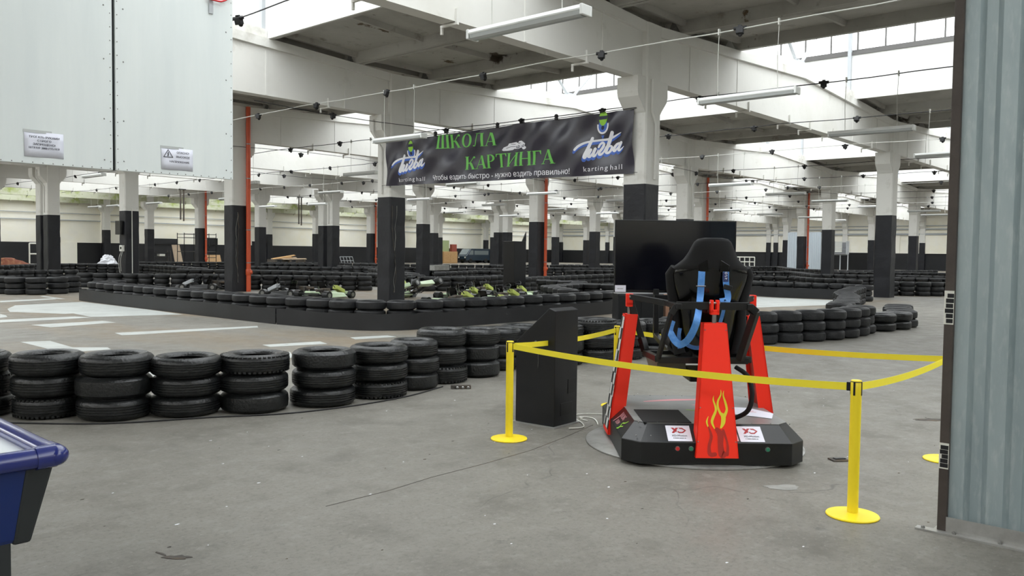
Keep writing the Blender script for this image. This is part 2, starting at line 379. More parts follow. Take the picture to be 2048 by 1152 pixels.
struct(MB().b2((106.85, 46.6, 2.0), (107, 52.6, 4.1)).b2((106.85, 35.1, 2.0), (107, 37.4, 3.9)).b2((106.85, 31.6, 2.0), (107, 33.2, 4.2)).b2((106.85, 26, 2.0), (107, 30.3, 4.7)).build('trim_9', 'cream'))
struct(MB().tube([(106.8, 5, 4.3), (106.8, 83, 4.3)], .12, 6).tube([(106.8, 5, 4.9), (106.8, 83, 4.9)], .08, 6).tube([(106.8, 5, 5.3), (106.8, 83, 5.3)], .05, 6).build('trim_10', 'trim'))

# columns with corbels: grey-white above, black paint below
def column_mesh(seed, notch=False):
    r_ = random.Random(seed); h = CW/2; ch = .035
    def ring(z, j=0):
        p = [(-h+ch, -h), (h-ch, -h), (h, -h+ch), (h, h-ch), (h-ch, h), (-h+ch, h), (-h, h-ch), (-h, -h+ch)]
        return [Vector((x+r_.uniform(-j, j), y+r_.uniform(-j, j), z)) for x, y in p]
    b = MB(); b.mi(1); zs = [0, .4, .8, 1.2, 1.6, 2.0, 2.4, 2.8, PT]
    b.loft([ring(z, .012) for z in zs[:-1]] + [ring(PT)], cap=False)
    b.mi(0); b.loft([ring(PT), ring(4.95), ring(7.0)], cap=False)
    # corbels either side along the beam, S-curved underneath
    for s in (-1, 1):
        prof = [(h-.02, 4.9), (h+.03, 4.95), (h+.09, 5.03), (h+.22, 5.17), (h+.31, 5.27), (h+.34, 5.38), (h+.34, BB), (h-.02, BB)]
        b.poly3([(s*x, -h+.03, z) for x, z in prof], (0, 2*h-.06, 0))
    return b
col_meshes = []; COLS = {}
beams_mb = None
for i in range(0, 6):
    for j in range(-1, 9):
        u, v = U0+DU*i, V0+DV*j
        vv = [v] + ([v+1.02] if j == 4 else [])
        for q in vv:
            if not col_meshes or len(col_meshes) < 3:
                o = column_mesh(len(col_meshes)).build('column', ['white', 'black'], smooth=False); col_meshes.append(o.data)
            else:
                o = bpy.data.objects.new('column', col_meshes[rnd.randrange(3)]); COL.objects.link(o)
            o.location = (u, q, 0); struct(o); COLS[(i, j)] = o
            o['label'] = 'square concrete column, white above and black below, in the hall grid'; o['group'] = 'hall columns'
# cracked paint on two of the nearer columns
for key, x0 in (((0, 2), -.12), ((0, 1), -.16)):
    for m_, wd, dx in (('rust', .02, 0), ('concrete', .012, .022)):
        z = .35; pts = []; x = x0
        while z < 3.1: pts.append((x+dx, -CW/2-.013, z)); x += rnd.uniform(-.035, .035); x = min(max(x, x0-.08), x0+.08); z += .14
        MB().ribbon(pts, [wd*rnd.uniform(.4, 1.5) for q in pts], (0, -1, 0), .004).build('crack', m_, COLS[key])
# gabled I-beams along u
def beam_mesh():
    b = MB(); L = DU; hw = .17; fwd = .27; x0, x1, xm = .03, L-.03, L/2
    zt = lambda x: 7.0+.45*(1-abs(2*x/L-1))
    def slab(y0, y1, za, zb):                      # prism following the gable between heights za(x) and zb(x)
        p = [(x0, za(x0)), (xm, za(xm)), (x1, za(x1)), (x1, zb(x1)), (xm, zb(xm)), (x0, zb(x0))]
        b.poly3([(x, y0, z) for x, z in p], (0, y1-y0, 0))
    slab(-hw, hw, lambda x: BB, lambda x: zt(x)-.2)
    slab(-fwd, fwd, lambda x: zt(x)-.24, lambda x: zt(x))
    for x in (1.9, 4.5, L-4.5, L-1.9): b.b2((x-.03, -hw-.014, BB+.01), (x+.03, hw+.014, zt(x)-.22))
    for x in (3.4, 5.2, 8.0, 9.6, 11.6, 15.5):       # little hangers clamped to the lower edge
        b.b2((x-.03, -hw-.05, BB-.02), (x+.03, -hw-.005, BB+.22)).b2((x-.025, -hw-.05, BB-.06), (x+.025, hw+.04, BB-.02)).b2((x-.02, hw+.0, BB-.18), (x+.02, hw+.04, BB-.02))
    # raised kerb on the beam inside the roof-light opening
    xa, xb = 4.5, L-4.5
    p = [(xa, zt(xa)-.02), (xm, zt(xm)-.02), (xb, zt(xb)-.02), (xb, zt(xb)+.24), (xm, zt(xm)+.26), (xa, zt(xa)+.24)]
    b.poly3([(x, -.2, z) for x, z in p], (0, .4, 0))
    return b
bm_o = None; bm_a = None
for i in range(-1, 5):
    for j in range(-1, 9):
        if bm_o is None: o = bm_o = beam_mesh().build('roof_beam', 'beam')
        elif j >= 7:
            if bm_a is None: o = bm_a = beam_mesh().build('roof_beam', 'algae')
            else: o = bpy.data.objects.new('roof_beam', bm_a.data); COL.objects.link(o)
        else: o = bpy.data.objects.new('roof_beam', bm_o.data); COL.objects.link(o)
        o.location = (U0+DU*i, V0+DV*j, 0); struct(o)
        o['label'] = 'white gabled concrete roof beam between two columns'; o['group'] = 'roof beams'
# ribbed roof slabs: one strip along each column line, three slabs wide
HALF = 4.45
def strip_mesh(i):
    b = MB(); u = U0+DU*i
    for k in range(3):
        a, c = -HALF+k*2*HALF/3, -HALF+(k+1)*2*HALF/3
        z0 = lambda x: 7.0+.45*abs(x)/(DU/2)
        for j in range(-3, 9):
            va, vb = V0+DV*j, min(V0+DV*(j+1), VMAX)
            if va < VMIN: va = VMIN
            if vb <= va: continue
            # deck
            zs = [z0(a)+.3, z0(c)+.3] if k != 1 else [z0(a)+.3]*2
            b.hexa([(u+a, va, zs[0]), (u+c, va, zs[1]), (u+c, vb, zs[1]), (u+a, vb, zs[0])], [(u+a, va, zs[0]+.1), (u+c, va, zs[1]+.1), (u+c, vb, zs[1]+.1), (u+a, vb, zs[0]+.1)])
            for x in (a+.075, c-.075):             # edge ribs, tapered
                z = z0(x)
                b.hexa([(u+x-.055, va+.2, z), (u+x+.055, va+.2, z), (u+x+.055, vb-.2, z), (u+x-.055, vb-.2, z)], [(u+x-.072, va+.02, z+.34), (u+x+.072, va+.02, z+.34), (u+x+.072, vb-.02, z+.34), (u+x-.072, vb-.02, z+.34)])
            for t in range(4):                     # cross ribs
                y = va+.3+(vb-va-.6)*t/3
                b.hexa([(u+a+.1, y-.04, zs[0]-.14), (u+c-.1, y-.04, zs[1]-.14), (u+c-.1, y+.04, zs[1]-.14), (u+a+.1, y+.04, zs[0]-.14)], [(u+a+.1, y-.07, zs[0]+.02), (u+c-.1, y-.07, zs[1]+.02), (u+c-.1, y+.07, zs[1]+.02), (u+a+.1, y+.07, zs[0]+.02)])
    return b
for i in range(-1, 6): struct(strip_mesh(i).build('ceiling', 'slab'))
struct(MB().b2((UMAX-.5, VMIN, 7.3), (UMAX, VMAX, 7.5)).build('ceiling', 'slab'))
# roof lights between the strips: kerb walls, glazing, unseen roof glazed to let in more light
LZ0, LZ1, LZ2 = 7.12, 8.78, 10.5
for i in range(-1, 5):
    ua, ub = U0+DU*i+HALF, U0+DU*(i+1)-HALF
    for s, uu in ((1, ua), (-1, ub)):
        kb = MB(); kb.poly3([(uu-s*.13, LV0, LZ0+.1), (uu+s*.04, LV0, LZ0+.1), (uu+s*.04, LV0, LZ0+.3), (uu+s*.012, LV0, LZ0+.31), (uu+s*.012, LV0, LZ1), (uu-s*.13, LV0, LZ1)], (0, VMAX-LV0, 0))
        struct(kb.build('trim_%d' % (20+2*(i+1)+(s > 0)), 'curb'))
    win = struct(thing('window_%d' % (i+2), 'long glazed roof light over the hall', 'window'))
    fr = MB()
    for s, uu in ((1, ua), (-1, ub)):
        x = uu-s*.1
        fr.b2((x-.04, LV0, LZ1+.1), (x+.04, VMAX, LZ1+.2)); fr.b2((x-.04, LV0, LZ2-.1), (x+.04, VMAX, LZ2))
        v = LV0
        while v < VMAX: fr.b2((x-.025, v-.025, LZ1+.15), (x+.025, v+.025, LZ2-.05)); v += .95
    v = LV0
    while v < VMAX: fr.b2((ua, v-.03, LZ2-.06), (ub, v+.03, LZ2+.02)); v += 2.85
    gu = MB()
    for s, uu in ((1, ua), (-1, ub)): gu.b2((uu-s*.2, LV0, LZ1), (uu+s*.06, VMAX, LZ1+.11))
    gu.build('sill', 'steeldark', win)
    fr.build('window_frame', 'steeldark', win)
    gl = MB()
    for s, uu in ((1, ua), (-1, ub)): gl.add([(uu-s*.1, LV0, LZ1+.15), (uu-s*.1, VMAX, LZ1+.15), (uu-s*.1, VMAX, LZ2), (uu-s*.1, LV0, LZ2)], [(0, 1, 2, 3)])
    gl.add([(ua-.1, LV0, LZ2), (ub+.1, LV0, LZ2), (ub+.1, VMAX, LZ2), (ua-.1, VMAX, LZ2)], [(0, 1, 2, 3)])
    gl.build('pane', 'glass', win, fix=False)
    tr = MB(); um = (ua+ub)/2
    for j in range(-1, 9):
        v = V0+DV*j
        for uu, s in ((ua+.06, 1), (ub-.06, -1)): tr.b2((uu-.06, v-.06, topz(uu)+.2), (uu+.06, v+.06, LZ2-.05))
        for s in (-1, 1):
            tr.tube([(um+s*.12, v, 7.68), (um+s*3.2, v, LZ2-.1)], .055, 6)
        tr.b2((um-.25, v-.1, 7.66), (um+.25, v+.1, 7.8))
    tr.build('truss', 'trim', win)

for i in range(-1, 5): struct(MB().b2((U0+DU*i+HALF, VMIN, 7.25), (U0+DU*(i+1)-HALF, LV0+.2, 7.4)).build('ceiling', 'slab'))

# ------------------------------------------------------------------ corrugated partition on the right
part = struct(thing('wall_partition', 'galvanised corrugated sheet partition with a brown steel edge post', 'wall', (5.45, 1.34, 0)))
sh = MB(); loops = []; y = -.045; prof = []
while y > -4.2:                                    # trapezoid ribs
    prof += [(.0, y), (.0, y-.085), (.036, y-.112), (.036, y-.172)]; y -= .205
for z in (.07, 5.7): loops.append([Vector((x, yy, z)) for x, yy in prof])
sh.loft(loops, cap=False, closed=False)
so = sh.build('corrugated_sheet', 'gal', part, fix=False); sm = so.modifiers.new('solid', 'SOLIDIFY'); sm.thickness = .002
MB().b2((-.03, -.052, .0), (.05, -.0, 5.7)).b2((.05, -.052, 0), (.056, .0, 5.7)).build('post', 'brown', part, bevel=.003)
for z0, z1, n_ in ((.385, .54, 5), (1.25, 1.45, 6)):  # worn striped tape round the post
    MB().b2((-.0312, -.052, z0), (-.0302, .0015, z1)).b2((-.03, -.0, z0), (.03, .0012, z1)).build('tape', 'whitepaint', part)
    sb = MB()
    for k in range(n_):
        z = z0+.012+(z1-z0-.02)*k/n_; l = rnd.uniform(.034, .046); o_ = rnd.uniform(-.0515, -.047)
        sb.b2((-.032, o_, z-.004), (-.0308, o_+l, z+.021)); sb.b2((-.02, .0005, z), (.02, .002, z+.018))
    sb.build('tape_print', 'inkblack', part)
MB().b2((-.08, -4.2, 0), (.06, .02, .012)).b2((-.08, .02, 0), (-.02, .11, .012)).b2((-.035, -4.2, .012), (-.03, -.05, .1)).build('floor_rail', 'steelplate', part)
bt = MB()
for y in (.07, -.1, -.34, -.7): bt.sph((-.055, y, .016), .012, 8, 5)
bt.build('bolt', 'steel', part)

# ------------------------------------------------------------------ tires
def tire_mesh(name, Ro, ri, wd, seg, grooves, matn, wob=0):
    p = [(ri, .2), (ri+.008, .11), (ri+.03, .04), ((ri+Ro)/2+.01, .0), (Ro-.055, .02), (Ro-.022, .09), (Ro-.004, .19)]
    if grooves:
        for g in (.31, .43, .55, .67): p += [(Ro, g-.02), (Ro-.009, g-.012), (Ro-.009, g+.012), (Ro, g+.02)]
    else: p += [(Ro+.002, .5)]
    p += [(Ro-.004, .81), (Ro-.022, .91), (Ro-.055, .98), ((ri+Ro)/2+.01, 1.0), (ri+.03, .96), (ri+.008, .89), (ri, .8)]
    p += [(ri+.03, .79), (Ro-.035, .72), (Ro-.03, .5), (Ro-.035, .28), (ri+.03, .21)]
    b = MB(); b.lathe([(r, z*wd) for r, z in p], seg, closed=True)
    if wob: b.v = [(x*(1+wob*math.sin(2*math.atan2(y, x))), y, z+wob*.4*wd*math.sin(3*math.atan2(y, x)+1)) for x, y, z in b.v]
    if grooves == 2:                               # shoulder lugs
        for k in range(44):
            a = 2*math.pi*k/44
            for z in (.875, .125): b.box(((Ro-.017)*math.cos(a), (Ro-.017)*math.sin(a), z*wd), (.026, .026, .1*wd), a)
    me = b.build(name, matn, smooth=35); d = me.data; bpy.data.objects.remove(me); return d
T = {'near': [tire_mesh('tire', .33, .19, .195, 56, 1, 'rubber'), tire_mesh('tire', .33, .185, .195, 56, 2, 'rubber', .01), tire_mesh('tire', .33, .2, .195, 56, 1, 'rubber', .016), tire_mesh('tire', .33, .195, .195, 56, 0, 'rubber', .012)],
     'mid': [tire_mesh('tire', .31, .18, .195, 28, 0, 'rubber_dusty'), tire_mesh('tire', .31, .19, .195, 28, 0, 'rubber_dusty', .02)]}
COLS_ALL = [o for o in COL.objects if o.name.split('.')[0] == 'column']
tires = []      # u, v, z, R, tilt, row phrase, stack no, level, nlev, hidden, kind
LV = {1: ['lone'], 2: ['bottom', 'top'], 3: ['bottom', 'middle', 'top'], 4: ['bottom', 'second-lowest', 'third-lowest', 'top']}
def stack(u, v, r, n, row, k, kind='mid', hidden=(), f=1):
    if any(max(abs(u-o.location.x), abs(v-o.location.y)) < CW/2+r+.03 for o in COLS_ALL): return
    z = 0
    for l in range(n):
        h = .195*f
        jr = rnd.uniform(-.012, .012)
        tires.append((u+rnd.uniform(-.02, .02), v+rnd.uniform(-.02, .02), z, r+jr, row, k, l, n, l in hidden, kind, f)); z += h
def path_pts(P, step):
    out = []; d = 0; P = [Vector(q) for q in P]; out.append(P[0].copy()); acc = 0
    for a, b in zip(P, P[1:]):
        L = (b-a).length; t = step-acc
        while t <= L: out.append(a+(b-a)*t/L); t += step
        acc = (acc+L) % step if L+acc >= step else acc+L
        acc = L-(t-step)
    return out
def row(P, n, phrase, r=.31, kind='mid', hidden=(), step=None):
    for k, q in enumerate(path_pts(P, step or 2*r+.012)): stack(q.x, q.y, r, n, phrase, k+1, kind, hidden)
FR = [(2.81, 9.16, .330), (3.09, 8.75, .325), (3.53, 8.24, .345), (4.08, 7.91, .338), (4.68, 7.63, .34), (5.36, 7.39, .345), (6.08, 7.35, .330), (6.74, 7.47, .295), (7.36, 7.65, .325), (8.03, 7.65, .305), (8.68, 7.86, .3), (9.28, 7.99, .3), (9.75, 7.55, .3), (10.36, 7.42, .33), (11.0, 7.3, .31), (11.64, 7.2, .31), (12.28, 7.1, .31), (12.9, 7.0, .31), (13.5, 6.95, .3), (14.1, 6.88, .3), (14.72, 6.74, .3), (15.32, 6.52, .3), (15.92, 6.33, .3), (16.52, 6.15, .3), (17.13, 6.07, .3), (17.74, 6.1, .3), (18.35, 6.18, .3)]
FR[0] = (2.62, 9.28, .32)
for k, (u, v, r) in enumerate(FR): stack(u, v, r, 3, 'in the front tire row', k+1, 'near' if k < 16 else 'mid', (), {0: 1.05, 1: 1.06, 2: 1.06, 8: 1.14, 9: 1.08, 13: 1.12}.get(k, 1))
for k, (u, v, r, n) in enumerate([(19.3, 6.1, .36, 2), (20.05, 5.95, .34, 2), (20.75, 6.05, .34, 2), (21.5, 6.35, .34, 2), (22.3, 6.6, .34, 2), (23.1, 6.8, .34, 2)]): stack(u, v, r, n, 'of wide tires at the right row end', k+1, 'near' if k < 2 else 'mid')
row([(18.95, 6.85), (20.5, 7.2), (23.4, 8.2), (24.9, 8.9), (27, 9.5), (30, 10.2)], 3, 'in the row curving to the right column', .3)
I1 = [(11.6, 27.0), (10.75, 26.5), (10.62, 21.8), (10.6, 17.9), (10.73, 16.0), (11.0, 14.1), (11.6, 13.5), (12.2, 13.3), (13.6, 13.2), (17.0, 13.12), (19.3, 13.27), (21.4, 13.8), (23.3, 14.6)]
row(I1, 3, 'behind the low island band', .32, 'mid', (0,), .655)
row([(14.0, 35.3), (15.4, 33.4), (17.75, 31.2), (18.3, 30.0), (19.9, 28.3), (21.8, 26.5)], 3, 'in the tire wall behind the karts')
row([(20.5, 40), (22.7, 37.4), (23.8, 34.3), (24.4, 31.3), (24.2, 29.3), (24.8, 27.0)], 3, 'in the second wall behind left pillars')
for k, q in enumerate([(8.6, 33.6), (9.3, 33.2), (9.95, 32.6), (10.0, 31.9), (10.1, 31.2), (10.55, 30.7), (11.3, 30.9), (12.0, 31.6)]): stack(q[0], q[1], .34, 3, 'in the far left tire cluster', k+1)
row([(11.0, 41.5), (12.5, 40.0), (14.0, 40.5), (15.6, 40.2)], 3, 'behind the far left cluster')
row([(19.3, 14.8), (20.8, 16.7), (23.4, 17.5), (23.7, 16.0)], 3, 'right of the centre orange pipe')
row([(22.2, 25.6), (23.6, 24.9), (24.7, 24.4), (27.7, 25.1)], 3, 'in the row behind parked karts')
row([(25.1, 20.4), (24.9, 19.7), (24.8, 18.0)], 3, 'beside the tall black box')
row([(26.0, 22.6), (28.5, 23.2), (35.6, 24.1), (40.0, 23.2)], 3, 'between the centre columns')
row([(29.3, 30.6), (33.8, 32.1), (34.4, 30.8)], 3, 'behind the grey block')
I2 = [(33.5, 17.6), (32.2, 15.4), (31.5, 13.6), (31.8, 12.2), (31.9, 11.3), (31.2, 10.3)]
row(I2, 3, 'behind the right-hand black band', .32, 'mid', (0,), .655)
row([(39.0, 19.0), (40.2, 16.7), (38.7, 15.1), (38.0, 13.0)], 3, 'in the second right-hand row')
row([(36.9, 11.2), (37.5, 10.2), (38.2, 9.7), (39.3, 8.9)], 3, 'right of the right-hand column')
row([(50.5, 24.6), (53.0, 22.3), (47.5, 18.7), (48.7, 16.2), (50.3, 15.4), (50.9, 12.9), (51, 10.5)], 3, 'in the far right row of the track')
row([(15.3, 50), (18.5, 53.7), (20.9, 54.9), (22.8, 53), (23.6, 49.7), (22.6, 41.9)], 3, 'in the far left row by the back wall')
row([(34.6, 55.0), (36.6, 50.8), (34.3, 44.3), (35.1, 42.5), (37, 38)], 3, 'in the far row below the timber pile')
row([(40, 52), (45.9, 47), (48.6, 44.6), (45.2, 36.9), (47, 34.7), (49.8, 33.7), (55, 30)], 3, 'in the far centre row below the van')
row([(58, 45), (63, 40), (68.8, 33.8), (74, 32.4), (64.9, 27.2), (62, 23), (63.5, 21.2), (67, 19.8), (71.3, 18.2)], 3, 'in the farthest row by the right wall')
for P_ in ([(27.0, 45.5), (33.5, 39.5), (39.5, 34.0)], [(28.0, 60.5), (37.0, 59.0), (44.0, 53.5)], [(51.0, 47.0), (60.0, 39.0), (65, 36)], [(40.0, 30.5), (46.0, 27.8), (52.0, 26.5)], [(55.5, 21.0), (61.0, 16.0), (60.0, 10.0)], [(44.5, 14.0), (45.5, 11.5), (50, 8.8)], [(26.5, 29.5), (29, 34), (31, 38)]): row(P_, 3, 'deep in the hall')
for t in tires: pass
order = sorted(range(len(tires)), key=lambda k: (tires[k][8], Vector((tires[k][0], tires[k][1])).length))
solo = set(order[:300]); far = MB()
fb = MB().lathe([(.17, .03), (.2, 0), (.28, .004), (.31, .05), (.31, .145), (.28, .19), (.2, .195), (.17, .165)], 18, closed=True)
for k, (u, v, z, r, rw, sk, l, n, hid, kind, fz) in enumerate(tires):
    if k in solo:
        ms = T[kind]; me = ms[rnd.randrange(len(ms))]; o = bpy.data.objects.new('tire', me); COL.objects.link(o)
        base = .33 if kind == 'near' else .31
        o.location = (u, v, z); o.scale = (r/base, r/base, fz); o.rotation_euler = (0, 0, rnd.uniform(0, 6.28))
        lv = LV[n][l]
        tag(o, '%s black tire, %s stack from the left %s' % (lv, ordw(sk), rw), 'tire', 'track barrier tires')
    else:
        c, s = 1, 0; far.add([(x*r/.31+u, y*r/.31+v, zz+z) for x, y, zz in fb.v], fb.f)
fo = far.build('tires', 'rubber_dusty', smooth=50, fix=False); tag(fo, 'mass of far black tires stacked in rows deep in the hall', 'tires'); fo['kind'] = 'stuff'

# low black bands (conveyor belt) in front of the island tires
def band(name, P, h, label, off):
    b = MB(); lo = []
    P = [Vector((q[0], q[1], 0)) for q in P]; Q = []
    for i in range(len(P)-1):
        for k in range(4): 
            a, p1, p2, d = P[max(i-1, 0)], P[i], P[i+1], P[min(i+2, len(P)-1)]; t = k/4
            Q.append(.5*((2*p1)+(p2-a)*t+(2*a-5*p1+4*p2-d)*t*t+(3*p1-a-3*p2+d)*t**3))
    Q.append(P[-1])
    for i, q in enumerate(Q):
        t = (Q[min(i+1, len(Q)-1)]-Q[max(i-1, 0)]).normalized(); sd = Vector((-t.y, t.x, 0))*.014*off
        hh = h+.012*math.sin(i*1.7)
        lo.append([q, q+sd, q+sd+Vector((0, 0, hh)), q+Vector((0, 0, hh))])
    b.loft(lo); return tag(b.build(name, 'belt', smooth=30), label, 'barrier', 'belt bands round the track islands')
band('belt_band', [(11.4, 26.75), (10.6, 26.75), (10.34, 26.3), (10.25, 21.8), (10.23, 17.9), (10.26, 15.9)], .34, 'low black belt band along the left side of the track island', 1)
band('belt_band', [(10.26, 15.85), (10.6, 13.85), (11.2, 13.1), (11.95, 12.93), (13.5, 12.83), (16.9, 12.75), (19.2, 12.9), (21.6, 13.4), (23.5, 14.2)], .34, 'low black belt band round the front corner of the track island', 1)
band('belt_band', [(33.0, 17.6), (31.75, 15.3), (31.1, 13.5), (31.4, 12.1), (31.45, 11.2), (30.8, 10.2)], .38, 'low black belt band under the tires of the right-hand island', 1)

# ------------------------------------------------------------------ painted marks on the track floor
def mark(pts, label, z=.003, m='paint'):
    return tag(MB().poly3([(x, y, .0005) for x, y in pts], (0, 0, z-.0005)).build('floor_marking', m), label, 'marking', 'painted track markings')
mark([(8.2, 25.42), (10.15, 25.9), (10.18, 21.77), (10.07, 19.66), (8.14, 20.26), (8.25, 21.58), (8.04, 21.54), (7.3, 23.0), (7.6, 24.12)], 'large pale painted patch beside the left end of the island band')
mark([(6.36, 20.66), (7.92, 20.63), (8.08, 20.12), (7.36, 19.99), (6.15, 19.98)], 'white painted strip below the large pale patch on the track')
mark([(6.92, 22.46), (6.87, 21.9), (6.75, 21.42), (6.53, 21.22)], 'small white painted wedge at the left edge of the track')
mark([(6.41, 18.96), (7.88, 19.02), (7.94, 18.46), (6.49, 18.14)], 'white painted slanted block second from the pale patch')
mark([(6.95, 16.22), (9.74, 15.77), (9.57, 15.46), (6.85, 15.67)], 'long thin white stripe in the middle of the left track')
mark([(5.14, 15.72), (5.56, 15.56), (5.46, 14.32), (5.86, 13.95), (5.78, 13.64), (4.76, 13.72), (5.1, 14.18)], 'white painted angle behind the second and third front stacks')
mark([(7.88, 12.6), (8.92, 12.4), (8.78, 11.99), (7.81, 12.26)], 'short white dash behind the sixth front tire stack')
mark([(9.74, 12.6), (10.5, 12.42), (10.44, 12.09), (9.59, 12.25)], 'short white dash nearest the island corner')
mark([(6.3, 11.7), (7.66, 11.45), (7.3, 10.82), (5.6, 10.8), (4.4, 9.3), (4.2, 9.5), (4.9, 10.9)], 'wide white stripe close behind the front tire stacks')
mark([(8.54, 27.72), (10.2, 28.2), (10.1, 27.7), (8.32, 27.0)], 'thin white line at the far left of the track')
mark([(10.45, 29.76), (10.35, 27.7), (10.2, 27.75), (10.25, 29.5)], 'thin white line before the far left tire cluster')
mark([(30.6, 14.91), (31.0, 11.4), (27.74, 10.4), (24.2, 11.5), (27.5, 13.6)], 'pale worn painted area before the right-hand band', m='paint')

# ------------------------------------------------------------------ yellow belt stanchions
PH = .867
POSTS = {'L': (5.468, 4.82), 'R': (5.372, 1.82), 'B': (7.465, 5.05), 'H': (7.38, 1.785)}
def stanchion(u, v, label, rz):
    t = thing('barrier_post', label, 'stanchion', (u, v, 0), rz, 'yellow belt posts')
    MB().lathe([(0, 0), (.158, 0), (.162, .006), (.158, .012), (.06, .022), (.034, .026), (0, .026)], 40).build('base', 'yellow', t, smooth=30)
    MB().lathe([(.0, .022), (.0335, .022), (.0335, PH-.075), (.0335, PH-.006), (.030, PH), (0, PH)], 28).build('post', 'yellow', t, smooth=40)
    h = MB()
    for k in range(4):
        a = k*math.pi/2
        h.box((.033*math.cos(a), .033*math.sin(a), PH-.052), (.006, .012, .085), a)
    h.lathe([(.0336, PH-.012), (.0352, PH-.011), (.0352, PH-.008), (.0336, PH-.007)], 24, closed=True)
    h.build('belt_slot', 'blackmetal', t); return t
sL = stanchion(*POSTS['L'], 'yellow belt post at the near left corner, beside the sloped black kiosk', 0)
sR = stanchion(*POSTS['R'], 'yellow belt post nearest the camera, in front of the corrugated wall', 0)
sB = stanchion(*POSTS['B'], 'yellow belt post at the back, half hidden behind the left orange pillar', 0)
sH = stanchion(*POSTS['H'], 'yellow belt post mostly hidden by the brown edge of the corrugated wall', 0)
def belt(par, a, b, clip=True):
    A = Vector((*POSTS[a], PH-.045)); B = Vector((*POSTS[b], PH-.045)); d = (B-A); L = d.length; d.normalize()
    o = par.location; pts = []
    for k in range(17):
        t = k/16; q = A + d*(.035+(L-.07)*t); q.z -= .045*4*t*(1-t)*L/3; pts.append(q-o)
    m = MB(); loops = [[q-Vector((0, 0, .024)), q+Vector((0, 0, .024))] for q in pts]
    sd = Vector((-d.y, d.x, 0))*.0012
    m.loft([[l[0]-sd, l[1]-sd, l[1]+sd, l[0]+sd] for l in loops]); m.build('belt', 'yellowbelt', par, smooth=30)
    q = B - d*.045 - o; MB().box(q, (.03, .014, .056), math.atan2(d.y, d.x)).build('belt_clip', 'blackmetal', par, bevel=.003)
belt(sL, 'L', 'R'); belt(sR, 'R', 'H'); belt(sH, 'H', 'B'); belt(sB, 'B', 'L')

# ------------------------------------------------------------------ sloped black kiosk
k = thing('kiosk', 'black metal kiosk with a sloped top behind the yellow belt', 'kiosk', (6.09, 4.81, 0), R(3))
prof = [(0, .012), (0, 1.1), (.07, 1.125), (.46, .79), (.46, .012)]
MB().poly3([(0, y, z) for y, z in prof], (.38, 0, 0)).build('body', 'kiosk', k, bevel=.006)
MB().b2((-.03, -.03, 0), (.41, .5, .012)).build('base_plate', 'steelplate', k)
MB().box((.19, .27, .957), (.3, .36, .006), M4=Matrix.Rotation(math.atan2(-.335, .39), 3, 'X')).build('screen', 'gloss', k)
MB().tube([(-.012, .22, .80), (.004, .22, .80)], .011, 10).build('lock', 'steel', k)
MB().tube([(-.008, .19, .7), (-.004, .188, .62), (-.003, .192, .55)], .002, 4).build('key_cord', 'steel', k)
MB().b2((.1, -.004, .1), (.3, .004, .22)).b2((.22, -.004, .3), (.36, .004, .44)).build('access_plate', 'blackmetal', k, bevel=.002)
cb = thing('power_cable', 'white power cable looped on the floor right of the kiosk', 'cable', (6.6, 4.7, 0))
MB().tube(cr([(-.45, -.02, .012), (-.3, -.07, .008), (-.15, .05, .007), (.0, .26, .007), (.18, .34, .007), (.34, .18, .007), (.36, -.1, .007), (.2, -.28, .007), (.1, -.36, .007), (.12, -.5, .007), (.28, -.52, .007)]), .007, 6).build('cord', 'whitepaint', cb, smooth=60)
MB().tube(cr([(-.1, -.1, .007), (.02, .0, .008), (.12, .12, .007), (.1, .22, .007), (.0, .18, .008), (-.02, .08, .007)]), .006, 6).box((.0, .18, .014), (.035, .025, .028)).build('plug', 'whitepaint', cb)

# ------------------------------------------------------------------ three-pillar racing simulator
SIM = (5.81, 3.09, 0); SRZ = math.atan2(-.75, .66)
sim = thing('racing_simulator', 'orange-pillared racing motion simulator with a black bucket seat on a round plate', 'simulator', SIM, SRZ)
MB().lathe([(0, 0), (.925, 0), (.93, .004), (.93, .012), (.915, .018), (.88, .019), (.87, .024), (0, .024)], 72, c=(.08, .83, 0)).build('floor_plate', 'steelplate', sim, smooth=30)
# base cabinet: octagonal, vertical sides then a sloped shoulder
def octo(x0, x1, y0, y1, c, z): return [Vector(q+(z,)) for q in ((x0+c, y0), (x1-c, y0), (x1, y0+c), (x1, y1-c), (x1-c, y1), (x0+c, y1), (x0, y1-c), (x0, y0+c))]
bo = [octo(-.64, .79, -.025, 1.62, .13, .024), octo(-.64, .79, -.025, 1.62, .13, .195)]
bi = octo(-.52, .70, .155, 1.44, .09, .305)
bs = MB(); bs.loft(bo + [bi], cap=True); bs.build('base', 'blackmetal', sim, bevel=.004)
dk = MB(); dk.poly3([q+Vector((0, 0, .0005)) for q in bi], (0, 0, .004)); dk.build('deck', 'base_top', sim)
MB().box((-.27, .425, .312), (.38, .53, .006)).build('foot_mat', 'fabric', sim)
rv = MB()
for q in range(9): rv.sph((-.5+q*.15, .165, .31), .006, 6, 4); rv.sph((-.5+q*.15, 1.42, .31), .006, 6, 4)
for x in (-.535, -.42): rv.sph((x, .04, .232), .006, 6, 4)
rv.build('screws', 'steel', sim)
